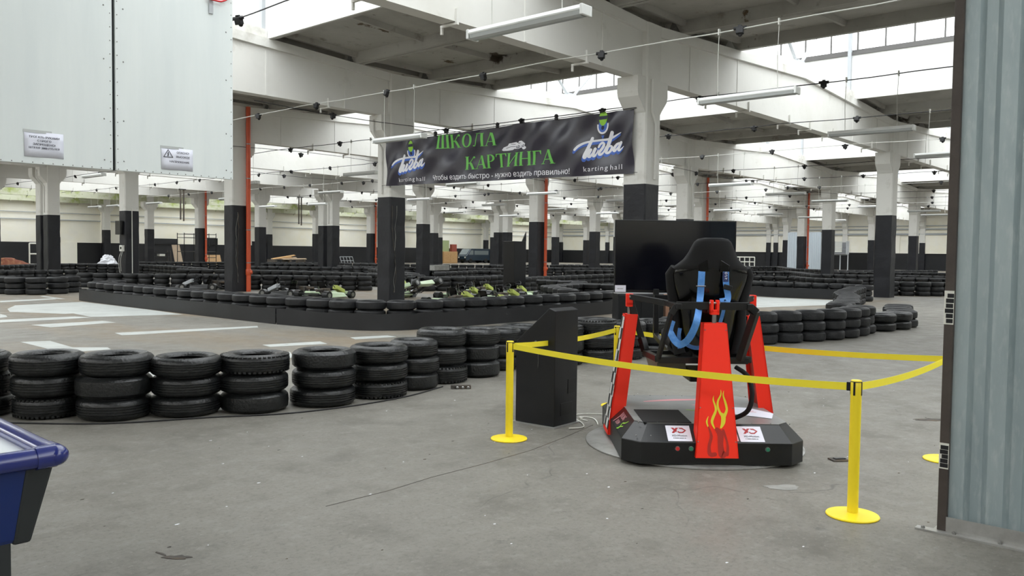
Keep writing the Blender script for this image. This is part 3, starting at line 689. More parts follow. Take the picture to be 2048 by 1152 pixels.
# signs on the sloped front shoulder
sl = Vector((0, .18, .11)).normalized(); nrm = Vector((0, -.11, .18)).normalized(); ex = Vector((1, 0, 0))
def onslope(vs, x, t, lift): return [Vector((x, -.025, .195)) + ex*v.x + sl*(v.y+t) + nrm*lift for v in vs]
def flat_part(name, m, par, items, fn, th):
    b = MB(); n_ = 0
    for vs, fs in items:
        if th:                                     # cut along a grid so the print follows the folds of what carries it
            bm = bmesh.new(); bv = [bm.verts.new((v.x, v.y, 0)) for v in vs]
            for f in fs:
                try: bm.faces.new([bv[i] for i in f])
                except ValueError: pass
            xa, xb = min(v.x for v in vs), max(v.x for v in vs); ya, yb = min(v.y for v in vs), max(v.y for v in vs)
            for ax, lo_, hi_ in ((0, xa, xb), (1, ya, yb)):
                q = math.floor(lo_/th)*th+th
                while q < hi_:
                    co = [0, 0, 0]; co[ax] = q; nn = [0, 0, 0]; nn[ax] = 1
                    bmesh.ops.bisect_plane(bm, geom=bm.verts[:]+bm.edges[:]+bm.faces[:], plane_co=co, plane_no=nn); q += th
            bm.verts.index_update(); vs = [Vector((v.co.x, v.co.y)) for v in bm.verts]; fs = [tuple(v.index for v in f.verts) for f in bm.faces]; bm.free()
        a = fn(vs)
        if fs and len(items) > 1:                  # overlapping pieces lie a hair apart
            f0 = max(fs, key=len); nn = (a[f0[1]]-a[f0[0]]).cross(a[f0[2]]-a[f0[0]])
            if nn.length > 0:
                nn = nn.normalized(); nn = nn if nn[max(range(3), key=lambda k: abs(nn[k]))] > 0 else -nn
                a = [p+nn*.00012*(n_ % 8) for p in a]
        n_ += 1; b.add(a, fs)
    return b.build(name, m, par, fix=False)
def xd_sign(x):
    pl = MB(); vs, fs = rect2d(-.094, 0, .094, .172); a = onslope(vs, x, .012, .001); pl.poly3(a, nrm*.003)
    s_ = pl.build('logo_sign', 'paper', sim)
    f = lambda vs: onslope(vs, x, .012, .0052)
    it = [poly2d((-.055, .088), (-.035, .088), (.004, .146), (-.016, .146)), poly2d((-.055, .146), (-.035, .146), (-.010, .112), (-.02, .096)), poly2d((-.008, .102), (.002, .088), (.012, .088), (-.001, .112)),
          poly2d((.006, .146), (.034, .146), (.062, .117), (.049, .117), (.03, .134), (.014, .134)), poly2d((.012, .088), (.034, .088), (.062, .117), (.049, .117), (.03, .1), (.004, .1))]
    flat_part('logo', 'redprint', s_, it, f, 0)
    it = [text2d('XD-Motion', .02, .118, -.059, .05, bold=.02)]
    it += [rect2d(-.05+k*.0125, .028, -.05+k*.0125+(.0105 if k % 3 else .007), .034) for k in range(8)]
    flat_part('lettering', 'inkblack', s_, it, f, 0)
xd_sign(-.2); xd_sign(.36)
flat_part('side_label', 'pink', sim, [rect2d(-.02, .02, .02, .12)], lambda vs: onslope(vs, .235, .0, .002), 0)
for x, m in ((-.225, 'btnred'), (-.12, 'btngreen'), (.47, 'btngreen')):
    MB().tube([(x, -.025, .15), (x, -.034, .15)], .019, 14).build('button_ring', 'steel', sim); MB().tube([(x, -.03, .15), (x, -.044, .15)], .0145, 14).build('push_button', m, sim)
# left shoulder print
lo0 = Vector((-.64, .25, .195)); lex = Vector((0, -1, 0)); lup = Vector((.12, 0, .11)).normalized(); ln = Vector((-.11, 0, .12)).normalized()
lf = lambda vs: [lo0 + lex*v.x + lup*v.y + ln*.002 for v in vs]
flat_part('side_print', 'pink', sim, [text2d('RACING', .05, .17, -.42, .085, shear=.2, bold=.02), text2d('SHOW', .04, .13, -.4, .025, shear=.2, bold=.02), stroke2d([(-.47, .02), (-.44, .08), (-.45, .13)], .014)], lf, 0)
flat_part('side_print', 'lime', sim, [stroke2d([(-.2, .01), (-.15, .03), (-.19, .07), (-.13, .09), (-.1, .12)], .012), stroke2d([(-.18, .03), (-.1, .06)], .009)], lf, 0)
flat_part('deck_print', 'pink', sim, [stroke2d([(-.3, 1.1), (.0, 1.2), (.4, 1.25)], [.03, .09, .04]), stroke2d([(.1, .95), (.3, .98), (.5, 1.1)], [.02, .05, .02])], lambda vs: [Vector((v.x, v.y, .3105)) for v in vs], 0)
flat_part('deck_print', 'lime', sim, [stroke2d([(.0, .72), (.12, .66), (.1, .58), (.16, .5)], [.02, .035, .03, .01])], lambda vs: [Vector((v.x, v.y, .3108)) for v in vs], 0)
# pillars: tapered plates, one in front, one each side
def pillar(origin, ang, zb, label):
    """local: outer plate faces -y"""
    p = thing_part('pillar', sim, origin, ang)
    wb, wt, h, dp = .166, .09, 1.11, .13
    lean = .15
    f_ = [(-wb, 0, zb), (wb, 0, zb), (wt, lean, h), (-wt, lean, h)]
    th = .012
    b = MB(); b.poly3([Vector(q) for q in f_], (0, th, 0))                           # outer plate
    for s in (-1, 1): b.poly3([(s*wb, 0, zb), (s*wb, dp, zb), (s*wt, dp+lean-.02, h), (s*wt, lean, h)], (-s*.006, 0, 0))
    b.poly3([(-wt, lean, h), (wt, lean, h), (wt, dp+lean-.02, h), (-wt, dp+lean-.02, h)], (0, 0, -.006))
    b.build('shell', 'red', p)
    MB().poly3([(-wb+.012, dp-.05, zb), (wb-.012, dp-.05, zb), (wt-.01, dp-.05+lean, h-.01), (-wt+.01, dp-.05+lean, h-.01)], (0, .004, 0)).build('inner_plate', 'inner', p)
    bl = MB()
    for t in (.12, .37, .62, .95):
        for s in (-1, 1): bl.sph((s*(wb+(wt-wb)*t-.012), lean*t-.001, zb+(h-zb)*t), .0055, 6, 4)
    for t in range(6): bl.sph((.03, dp-.053+lean*(.365+.07*t)/1.03, .45+.07*t), .007, 6, 4)
    bl.build('bolts', 'steel', p)
    MB().tube([(0, .195, h-.02), (0, .195, 1.2)], .017, 12).build('actuator_rod', 'steel', p, smooth=40)
    c = MB(); c.b2((-.033, .165, 1.185), (-.012, .225, 1.29)).b2((.012, .165, 1.185), (.033, .225, 1.29)).b2((-.033, .165, 1.175), (.033, .225, 1.215)); c.build('rod_clevis', 'red', p, bevel=.004)
    MB().tube([(-.042, .195, 1.265), (.042, .195, 1.265)], .009, 10).build('clevis_pin', 'steel', p)
    return p
def thing_part(name, par, loc, rz):
    o = bpy.data.objects.new(name, None); COL.objects.link(o); o.parent = par; o.location = loc; o.rotation_euler.z = rz; o.empty_display_size = .1; return o
pf = pillar((.075, -.062, 0), 0, .085, '')
pl_ = pillar((-.665, 1.0, 0), -math.pi/2, .06, '')
pr_ = pillar((.815, 1.0, 0), math.pi/2, .06, '')
# flames on the front plate
def fl(zx, zy): return Vector((-.078+(1380+zx/5.236-1391)*.00387-.075, .078+(914-(740+zy/5.236))*.003886))
def flames(par, strokes): return [stroke2d([fl(a, b) for a, b, c in st_], [c*.00387/5.236 for a, b, c in st_]) for st_ in strokes]
ff = lambda vs: [Vector((v.x, -.0016+.15*(v.y-.085)/1.025, v.y)) for v in vs]
flat_part('flame_print', 'flame', pf, flames(pf, [[(237, 265, 2), (230, 310, 14), (250, 370, 20), (255, 420, 24), (225, 490, 30), (215, 540, 26), (240, 600, 10)], [(310, 205, 2), (310, 255, 14), (280, 320, 20), (277, 380, 22), (300, 440, 24), (332, 475, 50), (330, 540, 44), (308, 590, 20)], [(342, 215, 2), (335, 260, 14), (358, 340, 24), (370, 410, 24), (345, 470, 36)], [(178, 475, 2), (160, 530, 18), (172, 580, 12)]]), ff, 0)
flat_part('dark_flame_print', 'flamedark', pf, [(v_, f_) for v_, f_ in flames(pf, [[(a, min(b, 862), c*1.45) for a, b, c in q] for q in [[(178, 585, 8), (205, 680, 22), (182, 780, 22), (190, 860, 30), (240, 895, 30)], [(265, 610, 30), (300, 660, 46), (300, 760, 40), (310, 850, 46), (320, 905, 56)], [(330, 620, 20), (365, 720, 14), (375, 800, 18), (368, 870, 24)]]])], ff, 0)  # lower flames of the print, in dark red
# chequered print on the left pillar's outer plate
ck = MB(); ck.add([(-.155, .003, .1), (.155, .003, .1), (.083, .1435, 1.09), (-.083, .1435, 1.09)], [(0, 1, 2, 3)]); ck.build('checkered_print', 'checker', pl_, fix=False)
# moving frame: box-section black steel
fr = MB()
def bar(a, b, w_=.045):
    a, b = Vector(a), Vector(b); t = (b-a).normalized(); s_ = t.cross(Vector((0, 0, 1)))
    if s_.length < .05: s_ = Vector((1, 0, 0))
    s_.normalize(); n_ = s_.cross(t); h = w_/2
    fr.loft([[p-s_*h-n_*h, p+s_*h-n_*h, p+s_*h+n_*h, p-s_*h+n_*h] for p in (a, b)])
bar((-.21, .19, 1.24), (.36, .19, 1.24), .06); bar((.36, .19, 1.24), (.42, .2, 1.19), .06); bar((-.21, .19, 1.24), (-.25, .2, 1.17), .05)
bar((.42, .2, 1.2), (.33, .3, .8), .055); bar((-.25, .2, 1.18), (-.33, .3, .8), .034)
bar((-.33, .3, .8), (-.33, .95, .77), .05); bar((.4, .3, .8), (.4, .95, .77), .05); bar((-.33, .32, .79), (.4, .32, .79), .05); bar((-.33, .93, .77), (.4, .93, .77), .05)
bar((-.47, 1.0, 1.265), (-.36, .98, .9), .055); bar((-.36, .98, .9), (-.33, .93, .79), .055); bar((.62, 1.0, 1.265), (.46, .98, .9), .055); bar((.46, .98, .9), (.4, .93, .79), .055)
bar((-.47, 1.0, 1.265), (-.2, .7, 1.23), .05); bar((-.2, .7, 1.23), (-.2, .14, 1.235), .045); bar((.62, 1.0, 1.265), (.36, .7, 1.23), .05); bar((.36, .7, 1.23), (.36, .14, 1.235), .045)

bar((-.1, .93, .77), (-.1, 1.75, .85), .05); bar((.25, .93, .77), (.25, 1.75, .85), .05); bar((-.1, 1.75, .85), (-.1, 1.78, 1.3), .05); bar((.25, 1.75, .85), (.25, 1.78, 1.3), .05); bar((-.12, 1.76, 1.22), (.27, 1.76, 1.22), .05)
fr.build('moving_frame', 'blackmetal', sim, bevel=.004)
MB().hexa([(-.3, .5, .66), (-.06, .5, .68), (-.06, .9, .66), (-.3, .9, .64)], [(-.33, .34, .79), (-.1, .34, .79), (-.1, .95, .76), (-.33, .95, .76)]).build('foot_box', mat('olive_grey_box', (104, 102, 88), .45), sim)
MB().b2((-.05, .4, .6), (.14, .7, .7)).build('motor_box', 'blackmetal', sim, bevel=.01)
MB().tube(cr([(.3, .3, .74), (.37, .2, .68), (.39, .14, .55), (.36, .14, .42), (.28, .2, .35), (.2, .32, .31)]), .019, 10).build('cable_hose', 'fabric', sim, smooth=60)
MB().tube(cr([(.06, .3, .64), (.1, .2, .6), (.13, .18, .53), (.14, .2, .4), (.14, .3, .31)]), .006, 6).build('cable_hose', 'fabric', sim, smooth=60)
# bucket seat
seat = thing_part('bucket_seat', sim, (.115, 0, 0), 0)
def sloop(z, a, yb, d, wing):
    pts = []
    n = 28
    for k_ in range(n):
        t = 2*math.pi*k_/n; cx, sy = math.cos(t), math.sin(t)
        x = a*math.copysign(abs(cx)**.62, cx); y = yb + d/2 + d/2*math.copysign(abs(sy)**.7, sy)
        y += wing*(abs(x)/a)**2.2*(1 if sy > -.2 else .55)            # side wings reach forward
        pts.append(Vector((x, y, z)))
    return pts
lv = [(.79, .235, .43, .12, .16), (.88, .245, .415, .13, .18), (1.0, .245, .40, .13, .18), (1.15, .25, .385, .12, .17), (1.27, .265, .37, .115, .16), (1.36, .293, .36, .11, .16), (1.43, .312, .352, .105, .15), (1.485, .318, .346, .1, .14), (1.525, .305, .342, .1, .13), (1.56, .26, .338, .1, .11), (1.60, .218, .334, .1, .09), (1.65, .185, .33, .1, .07), (1.70, .163, .328, .1, .05), (1.74, .142, .328, .095, .04), (1.762, .115, .333, .08, .03), (1.77, .07, .345, .05, .02)]
MB().loft([sloop(*q) for q in lv]).build('seat_shell', 'gloss', seat, smooth=60)
# fabric-covered rim over head and shoulders
rim = [(1.50, .322, .352, .1, .145), (1.53, .312, .34, .106, .135), (1.565, .265, .334, .108, .115), (1.605, .222, .33, .108, .095), (1.655, .19, .326, .108, .075), (1.705, .168, .323, .108, .055), (1.748, .147, .322, .104, .045), (1.772, .118, .327, .09, .035), (1.781, .07, .34, .06, .02)]
MB().loft([sloop(*q) for q in rim]).build('head_cover', 'fabric', seat, smooth=60)
for s in (-1, 1):
    MB().tube([(s*.235, .47, .82), (s*.275, .52, 1.0), (s*.275, .53, 1.2), (s*.3, .52, 1.36), (s*.322, .49, 1.48), (s*.3, .46, 1.54)], [.05, .05, .045, .05, .045, .03], 10).build('side_bolster', 'fabric', seat, smooth=60)
    MB().poly3([(s*.045, .3325, 1.505), (s*.115, .3325, 1.505), (s*.125, .3325, 1.56), (s*.05, .3325, 1.605)], (0, .02, 0)).build('harness_opening', 'gloss', seat, bevel=.004)
    MB().tube([(s*.25, .55, .9), (s*.26, .8, .92), (s*.25, 1.0, .95)], [.06, .07, .05], 10).build('thigh_bolster', 'fabric', seat, smooth=60)
MB().hexa([(-.25, .46, .79), (.25, .46, .79), (.25, 1.0, .8), (-.25, 1.0, .8)], [(-.22, .5, .88), (.22, .5, .88), (.22, 1.0, .93), (-.22, 1.0, .93)]).build('seat_cushion', 'fabric', seat, bevel=.02)
def sp(px, py, y): return Vector((.026+(px-1405)*.00406-.115-(.38-y)*.23, y, 1.762-(py-480)*.00408))
def strap(pts, wd, name='harness_strap', m='blue'): return MB().ribbon(cr([sp(*q) for q in pts], 4), wd, (0, -1, .02), .004).build(name, m, seat, smooth=50)
strap([(1405, 542, .335), (1404.5, 556, .325), (1404, 572, .32), (1402.6, 596, .3), (1399, 628, .08), (1393, 650, .07), (1383, 670, .1), (1372, 681, .15), (1364, 683, .18), (1355, 677, .22), (1347, 665, .26), (1344, 657, .3), (1348, 640, .34)], .055)
strap([(1364, 655, .33), (1362, 672, .33), (1364, 696, .34)], .03)
strap([(1376, 684, .25), (1388, 690, .25), (1400, 692, .26), (1412, 690, .3)], .032)
strap([(1453, 542, .335), (1453, 558, .325), (1455, 575, .318), (1458, 590, .31), (1456, 600, .29), (1450, 602, .28), (1447, 594, .3)], .05)
strap([(1452, 600, .32), (1449, 622, .3), (1443, 645, .3), (1440, 660, .32)], .028)
strap([(1451.5, 543, .331), (1453, 562, .321)], .042, 'strap_patch', 'bluedark')
it = [ring2d(0, .026, .009, .009, .0035), poly2d((-.009, -.0), (.009, .006), (.009, .011), (-.009, .005)), poly2d((-.009, -.022), (-.003, -.008), (.003, -.022), (.009, -.008), (.006, -.006), (.002, -.014), (-.002, -.006), (-.006, -.008))]
po = sp(1453, 552, .322)
flat_part('patch_print', 'print', seat, it, lambda vs: [po + Vector((v.x*1.1, -.004, v.y*1.1)) for v in vs], 0)
q = sp(1457, 573, .31); MB().box(q, (.07, .022, .04), M4=Matrix.Rotation(R(14), 3, 'Y')).build('strap_buckle', 'blackmetal', seat, bevel=.005)
q = sp(1404, 571, .315); MB().tube([q+Vector((-.038, 0, 0)), q+Vector((.038, 0, 0))], .0045, 6).build('strap_bar', 'steel', seat)
# television on the simulator's front arms
tv = thing('television', 'large black flat television facing the bucket seat', 'television', SIM, SRZ)
MB().b2((-.51, 1.80, 1.262), (.68, 1.835, 1.975)).build('casing', 'blackmetal', tv, bevel=.004)
MB().b2((-.498, 1.797, 1.29), (.668, 1.802, 1.963)).build('screen', 'screen', tv)
MB().b2((-.51, 1.798, 1.252), (.68, 1.836, 1.263)).build('bottom_trim', 'trim', tv)
MB().b2((-.02, 1.80, 1.27), (.2, 1.86, 1.5)).build('wall_mount', 'blackmetal', tv)
lb = MB().b2((-.502, 1.7945, 1.268), (-.395, 1.797, 1.333)).build('corner_label', 'paper', tv)
flat_part('lettering', 'inkblack', lb, [text2d('acer', .013, .058, -.478, 1.295, bold=.02)], lambda vs: [Vector((v.x, 1.7938, v.y)) for v in vs], 0)
# sheet of paper lying on the deck, right of the front pillar
ps = thing('paper_sheet', 'white paper sheet lying on the simulator deck below the right pillar', 'paper', SIM, SRZ)
MB().poly3([(.34, .55, .312), (.62, .36, .312), (.7, .58, .312), (.56, .82, .312), (.4, .86, .312)], (0, 0, .002)).build('sheet', 'paper', ps)
flat_part('print', 'pink', ps, [rect2d(.5, .66, .56, .68), rect2d(.47, .62, .57, .635)], lambda vs: [Vector((v.x, v.y, .3148)) for v in vs], 0)

# ------------------------------------------------------------------ blue game table, bottom left
tb = thing('air_hockey_table', 'blue game table with a white top at the lower left', 'table', (1.36, 3.60, 0), R(-2))
MB().hexa([(-2.2, .1, .44), (-.13, .1, .44), (-.13, 1.1, .44), (-2.2, 1.1, .44)], [(-2.25, .05, .775), (-.05, .05, .775), (-.05, 1.2, .775), (-2.25, 1.2, .775)]).build('body', 'table', tb, bevel=.02)
MB().hexa([(-.19, .094, .435), (-.122, .094, .435), (-.122, .2, .435), (-.19, .2, .435)], [(-.15, .043, .775), (-.042, .043, .775), (-.042, .2, .775), (-.15, .2, .775)]).build('corner_cover', 'tabledark', tb, bevel=.012)
rl = MB(); rl.tube([(-2.3, .045, .79), (-.075, .045, .79)], .042, 14); rl.tube([(-.045, .075, .79), (-.045, 1.25, .79)], .042, 14); rl.build('rail', 'tablerail', tb, smooth=60)
cc = MB(); cc.sph((-.045, .045, .792), .052, 18, 10, (1, 1, .86)); cc.tube([(-.045, .045, .792), (-.12, .045, .79)], .048, 14); cc.tube([(-.045, .045, .792), (-.045, .12, .79)], .048, 14); cc.build('corner_cap', 'tablerail', tb, smooth=60)
MB().b2((-2.25, .07, .76), (-.07, 1.2, .778)).build('playing_surface', 'tabletop', tb)
for x, y in ((-.265, .17), (-2.1, .17), (-.265, 1.0), (-2.1, 1.0)): MB().b2((x-.075, y-.06, 0), (x+.075, y+.06, .45)).build('leg', 'tabledark', tb, bevel=.01)

# ------------------------------------------------------------------ white panels hung on the first beam
def hung_panel(u0, u1, label):
    t = thing('hung_board', label, 'panel', (u0, 10.60, 2.6), 0, 'white hanging panels')
    wd = u1-u0
    MB().b2((0, 0, 0), (wd, .06, 3.9)).build('sheet', 'panel', t, bevel=.003)
    MB().b2((.01, .06, .02), (wd-.01, .127, 3.9)).build('back_frame', 'brown', t)
    rv_ = MB()
    n = int(wd/.11)
    for k_ in range(n+1): rv_.sph((.03+(wd-.06)*k_/n, -.001, .018), .008, 6, 4)
    for z in [.1+.165*k_ for k_ in range(23)]:
        for x in (.025, wd-.025): rv_.sph((x, -.001, z), .0075, 6, 4)
    for z in (.12, .62, 1.35, 2.0):
        for x in (.1, wd-.1): rv_.sph((x, -.001, z), .01, 6, 4)
    rv_.build('rivets', 'steel', t); return t
hp1 = hung_panel(2.935, 4.537, 'left white hanging panel carrying the four-line fine notice')
hp2 = hung_panel(4.574, 6.17, 'right white hanging panel carrying the high-voltage notice')
MB().b2((4.537, 10.63, 2.6), (4.574, 10.68, 6.5)).build('panel_gap', 'dark', hp1).location = (-2.935, -10.60, -2.6)
MB().b2((1.24, -.02, 2.2), (1.3, .0, 2.5)).b2((1.255, -.03, 2.38), (1.29, -.02, 2.48)).build('bracket', 'trim', hp2)
MB().tube(cr([(1.2, -.04, 2.38), (1.3, -.05, 2.375), (1.42, -.05, 2.39), (1.55, -.03, 2.5), (1.6, -.02, 2.7)]), .012, 8).build('red_wire', 'btnred', hp2, smooth=60)
def notice(cx, z, wd, h, label, lines, tri=False):
    t = thing('paper_notice', label, 'notice', (cx, 10.598, z), 0, 'paper notices on the panels')
    b = MB(); n = 6
    lo = [[Vector((-wd/2+wd*i/n, -.002-.004*math.sin(i*1.1+j), -h/2+h*j/3)) for i in range(n+1)] for j in range(4)]
    b.loft(lo, cap=False, closed=False)
    o = b.build('sheet', 'paper', t, smooth=40, fix=False); so_ = o.modifiers.new('solid', 'SOLIDIFY'); so_.thickness = .001
    f = lambda vs: [Vector((v.x, -.0085, v.y)) for v in vs]
    for s_, c_, w__, x_, y_, b_ in lines: flat_part('lettering', 'ink', t, [text2d(s_, c_, w__, x_-(w__/2), y_, bold=b_)], f, 0)
    MB().b2((-wd/2-.01, -.003, h/2-.012), (wd*.2, -.001, h/2+.02)).build('clear_tape', 'lampcover', t)
    if tri:
        it = [stroke2d([(-.185, .02), (-.125, .115)], .008), stroke2d([(-.125, .115), (-.062, .02)], .008), stroke2d([(-.062, .02), (-.185, .02)], .008), poly2d((-.122, .09), (-.138, .06), (-.127, .06), (-.134, .035), (-.122, .035), (-.114, .066), (-.124, .066), (-.113, .09)), poly2d((-.138, .038), (-.118, .038), (-.128, .027))]
        flat_part('warning_triangle', 'inkblack', t, it, f, 0)
notice(3.748, 2.825, .425, .29, 'white paper notice about a 2000 rouble fine on the left panel', [('ТРОГАТЬ РУКАМИ', .024, .33, 0, .075, .03), ('СТРОГО', .024, .15, .0, .033, .03), ('ЗАПРЕЩЕНО!', .024, .24, .0, -.008, .03), ('ШТРАФ', .022, .12, -.105, -.048, .03), ('2000', .024, .062, .0, -.049, .06), ('РУБЛЕЙ', .022, .12, .105, -.048, .03)])
notice(5.365, 2.805, .43, .285, 'white paper warning notice with a lightning triangle on the right panel', [('ОПАСНО!', .027, .17, .075, .075, .01), ('ВЫСОКОЕ', .027, .185, .078, .02, .01), ('НАПРЯЖЕНИЕ', .027, .27, .03, -.045, .01)], True)

# ------------------------------------------------------------------ banner between the two near columns
BU, BV0, BV1 = 16.60, 19.76, 10.88
def zt_(s): return 4.915+.10*s/8.88
def zb_(s): return 3.595-.085*s/8.88
def fold(s, z):
    e = min(s, 8.88-s)
    return .04*math.sin(s*2.1+z*3.0)*math.sin(z*2.2+s*.6) + .022*math.sin(s*5.3-z*6.5+.8*math.sin(s)) + .03*math.exp(-e*1.2)*math.sin(s*9-z*3.5) + .012*math.sin(s*14+z*2)*max(0, (z-4.5))
bn = thing('banner', 'black vinyl karting school banner with green lettering tied between two columns', 'banner', (BU, BV0, 0))
b = MB(); NS, NZ = 180, 30; lo = []
for j in range(NZ+1):
    lo.append([Vector((-fold(8.88*i/NS, zb_(8.88*i/NS)+(zt_(8.88*i/NS)-zb_(8.88*i/NS))*j/NZ), -8.88*i/NS, zb_(8.88*i/NS)+(zt_(8.88*i/NS)-zb_(8.88*i/NS))*j/NZ)) for i in range(NS+1)])
b.loft(lo, cap=False, closed=False); b.build('sheet', 'banner', bn, smooth=80, fix=False)
def bf(lift):
    return lambda vs: [Vector((-fold(v.x, v.y)-lift, -v.x, v.y)) for v in vs]
def dense(vs, fs):
    """refine by nothing: outlines are small against the folds"""
    return vs, fs
# serif capitals built from strokes; unit cap height, returns (items, advance)
def glyph(c):
    T_, t_, se, sh = .17, .05, .06, .035      # thick stem, thin stroke, serif overhang, serif height
    o = []
    def stem(x, y0=0, y1=1, wd=T_, s0=True, s1=True):
        o.append(rect2d(x, y0, x+wd, y1))
        if s0: o.append(rect2d(x-se, y0, x+wd+se, y0+sh))
        if s1: o.append(rect2d(x-se, y1-sh, x+wd+se, y1))
    def ln(a, b_, wd):
        d = (Vector(b_)-Vector(a)); x = wd/2 if abs(d.x) < abs(d.y) else 0; y = 0 if x else wd/2
        o.append(poly2d((a[0]-x, a[1]-y), (a[0]+x, a[1]+y), (b_[0]+x, b_[1]+y), (b_[0]-x, b_[1]-y)))
    if c == 'Ш':
        for x in (.06, .42, .78): stem(x)
        o.append(rect2d(.06, 0, .95, .05)); return o, 1.06
    if c == 'К':
        stem(.06); o.append(rect2d(.2, .47, .36, .53)); ln((.32, .5), (.62, .93), .06); o.append(disc2d(.67, .92, .08, .08, 14)); ln((.36, .54), (.66, .03), .19); o.append(rect2d(.52, 0, .84, sh)); return o, .88
    if c == 'О': o.append(ring2d(.42, .5, .4, .515, .001)); o.pop(); vs = []; fs = []; n = 30
    if c == 'О':
        for k_ in range(n+1):
            a = 2*math.pi*k_/n; vs += [Vector((.42+.41*math.cos(a), .5+.515*math.sin(a))), Vector((.42+.225*math.cos(a), .5+.455*math.sin(a)))]
            if k_: fs.append((2*k_-2, 2*k_, 2*k_+1, 2*k_-1))
        return [(vs, fs)], .9
    if c == 'Л':
        stem(.58); o.append(rect2d(.2, 1-sh, .8, 1)); ln((.33, .97), (.2, .15), .06); o.append(stroke2d([(.205, .2), (.16, .06), (.07, .06)], [.06, .06, .1])); return o, .86
    if c == 'А':
        ln((.4, 1.02), (.09, .02), .055); ln((.43, 1.0), (.72, .02), .19); o.append(rect2d(.18, .3, .6, .35)); o.append(rect2d(-.02, 0, .22, sh)); o.append(rect2d(.56, 0, .9, sh)); return o, .9
    if c == 'Р':
        stem(.06); o.append(ring2d(.3, .73, .36, .27, .05, -90, 90, 16)); v_, f_ = [], []
        for k_ in range(17):
            a = R(-90+180*k_/16); v_ += [Vector((.28+.38*math.cos(a), .73+.27*math.sin(a))), Vector((.28+.2*math.cos(a), .73+.22*math.sin(a)))]
            if k_: f_.append((2*k_-2, 2*k_, 2*k_+1, 2*k_-1))
        o.append((v_, f_)); o.append(rect2d(.2, .95, .3, 1)); o.append(rect2d(.2, .46, .3, .51)); return o, .74
    if c == 'Т':
        stem(.31, s1=False); o.append(rect2d(.02, .94, .78, 1)); o.append(poly2d((.02, .94), (.02, .76), (.05, .76), (.12, .94))); o.append(poly2d((.78, .94), (.78, .76), (.75, .76), (.68, .94))); return o, .84
    if c == 'И':
        stem(.06); stem(.66); ln((.17, .1), (.72, .9), .07); return o, .96
    if c == 'Н':
        stem(.06); stem(.62); o.append(rect2d(.2, .47, .65, .53)); return o, .9
    if c == 'Г':
        stem(.06); o.append(rect2d(.06, .94, .62, 1)); o.append(poly2d((.62, .94), (.62, .72), (.59, .72), (.5, .94))); return o, .74
def word(s_, x0, x1, ya, yb, ha, hb):
    """serif word between banner positions, baseline and cap height interpolated"""
    items = []; x = 0; tot = sum(glyph(c)[1] for c in s_)
    for c in s_:
        g, adv = glyph(c)
        for vs, fs in g:
            q = []
            for v in vs:
                t = (x+v.x)/tot; q.append(Vector((x0+(x1-x0)*t, ya+(yb-ya)*t + v.y*(ha+(hb-ha)*t))))
            items.append((q, fs))
        x += adv
    return items
flat_part('lettering', 'green', bn, word('ШКОЛА', 2.24, 4.57, 4.555, 4.49, .385, .345), bf(.0075), .09)
flat_part('lettering', 'green', bn, word('КАРТИНГА', 3.37, 6.57, 3.9, 3.885, .36, .36), bf(.0075), .09)
vs, fs = text2d('Чтобы ездить быстро - нужно ездить правильно!', .15, 4.95, 2.09, 0, bold=.014)
vs = [Vector((v.x, v.y+3.668-.07*(v.x-2.09)/4.94)) for v in vs]
def words2d(vs, fs, gap):
    """split a flat line of text at the gaps between words"""
    iv = sorted((min(vs[i].x for i in f), max(vs[i].x for i in f), k) for k, f in enumerate(fs)); out = [[]]; hi = None
    for a, b_, k in iv:
        if hi is not None and a-hi > gap: out.append([])
        out[-1].append(k); hi = b_ if hi is None else max(hi, b_)
    for ks in out:
        ids = sorted({i for k in ks for i in fs[k]}); m_ = {i: n for n, i in enumerate(ids)}
        yield [vs[i] for i in ids], [tuple(m_[i] for i in fs[k]) for k in ks]
for q in words2d(vs, fs, .032): flat_part('lettering', 'print', bn, [q], bf(.0075), .09)
for q in (('karting', .125, .76, .58, 3.69), ('hall', .125, .33, 1.41, 3.675), ('karting', .125, .74, 7.45, 3.63), ('hall', .125, .33, 8.26, 3.63)): flat_part('lettering', 'print', bn, [text2d(*q, spacing=1.25)], bf(.0075), .09)
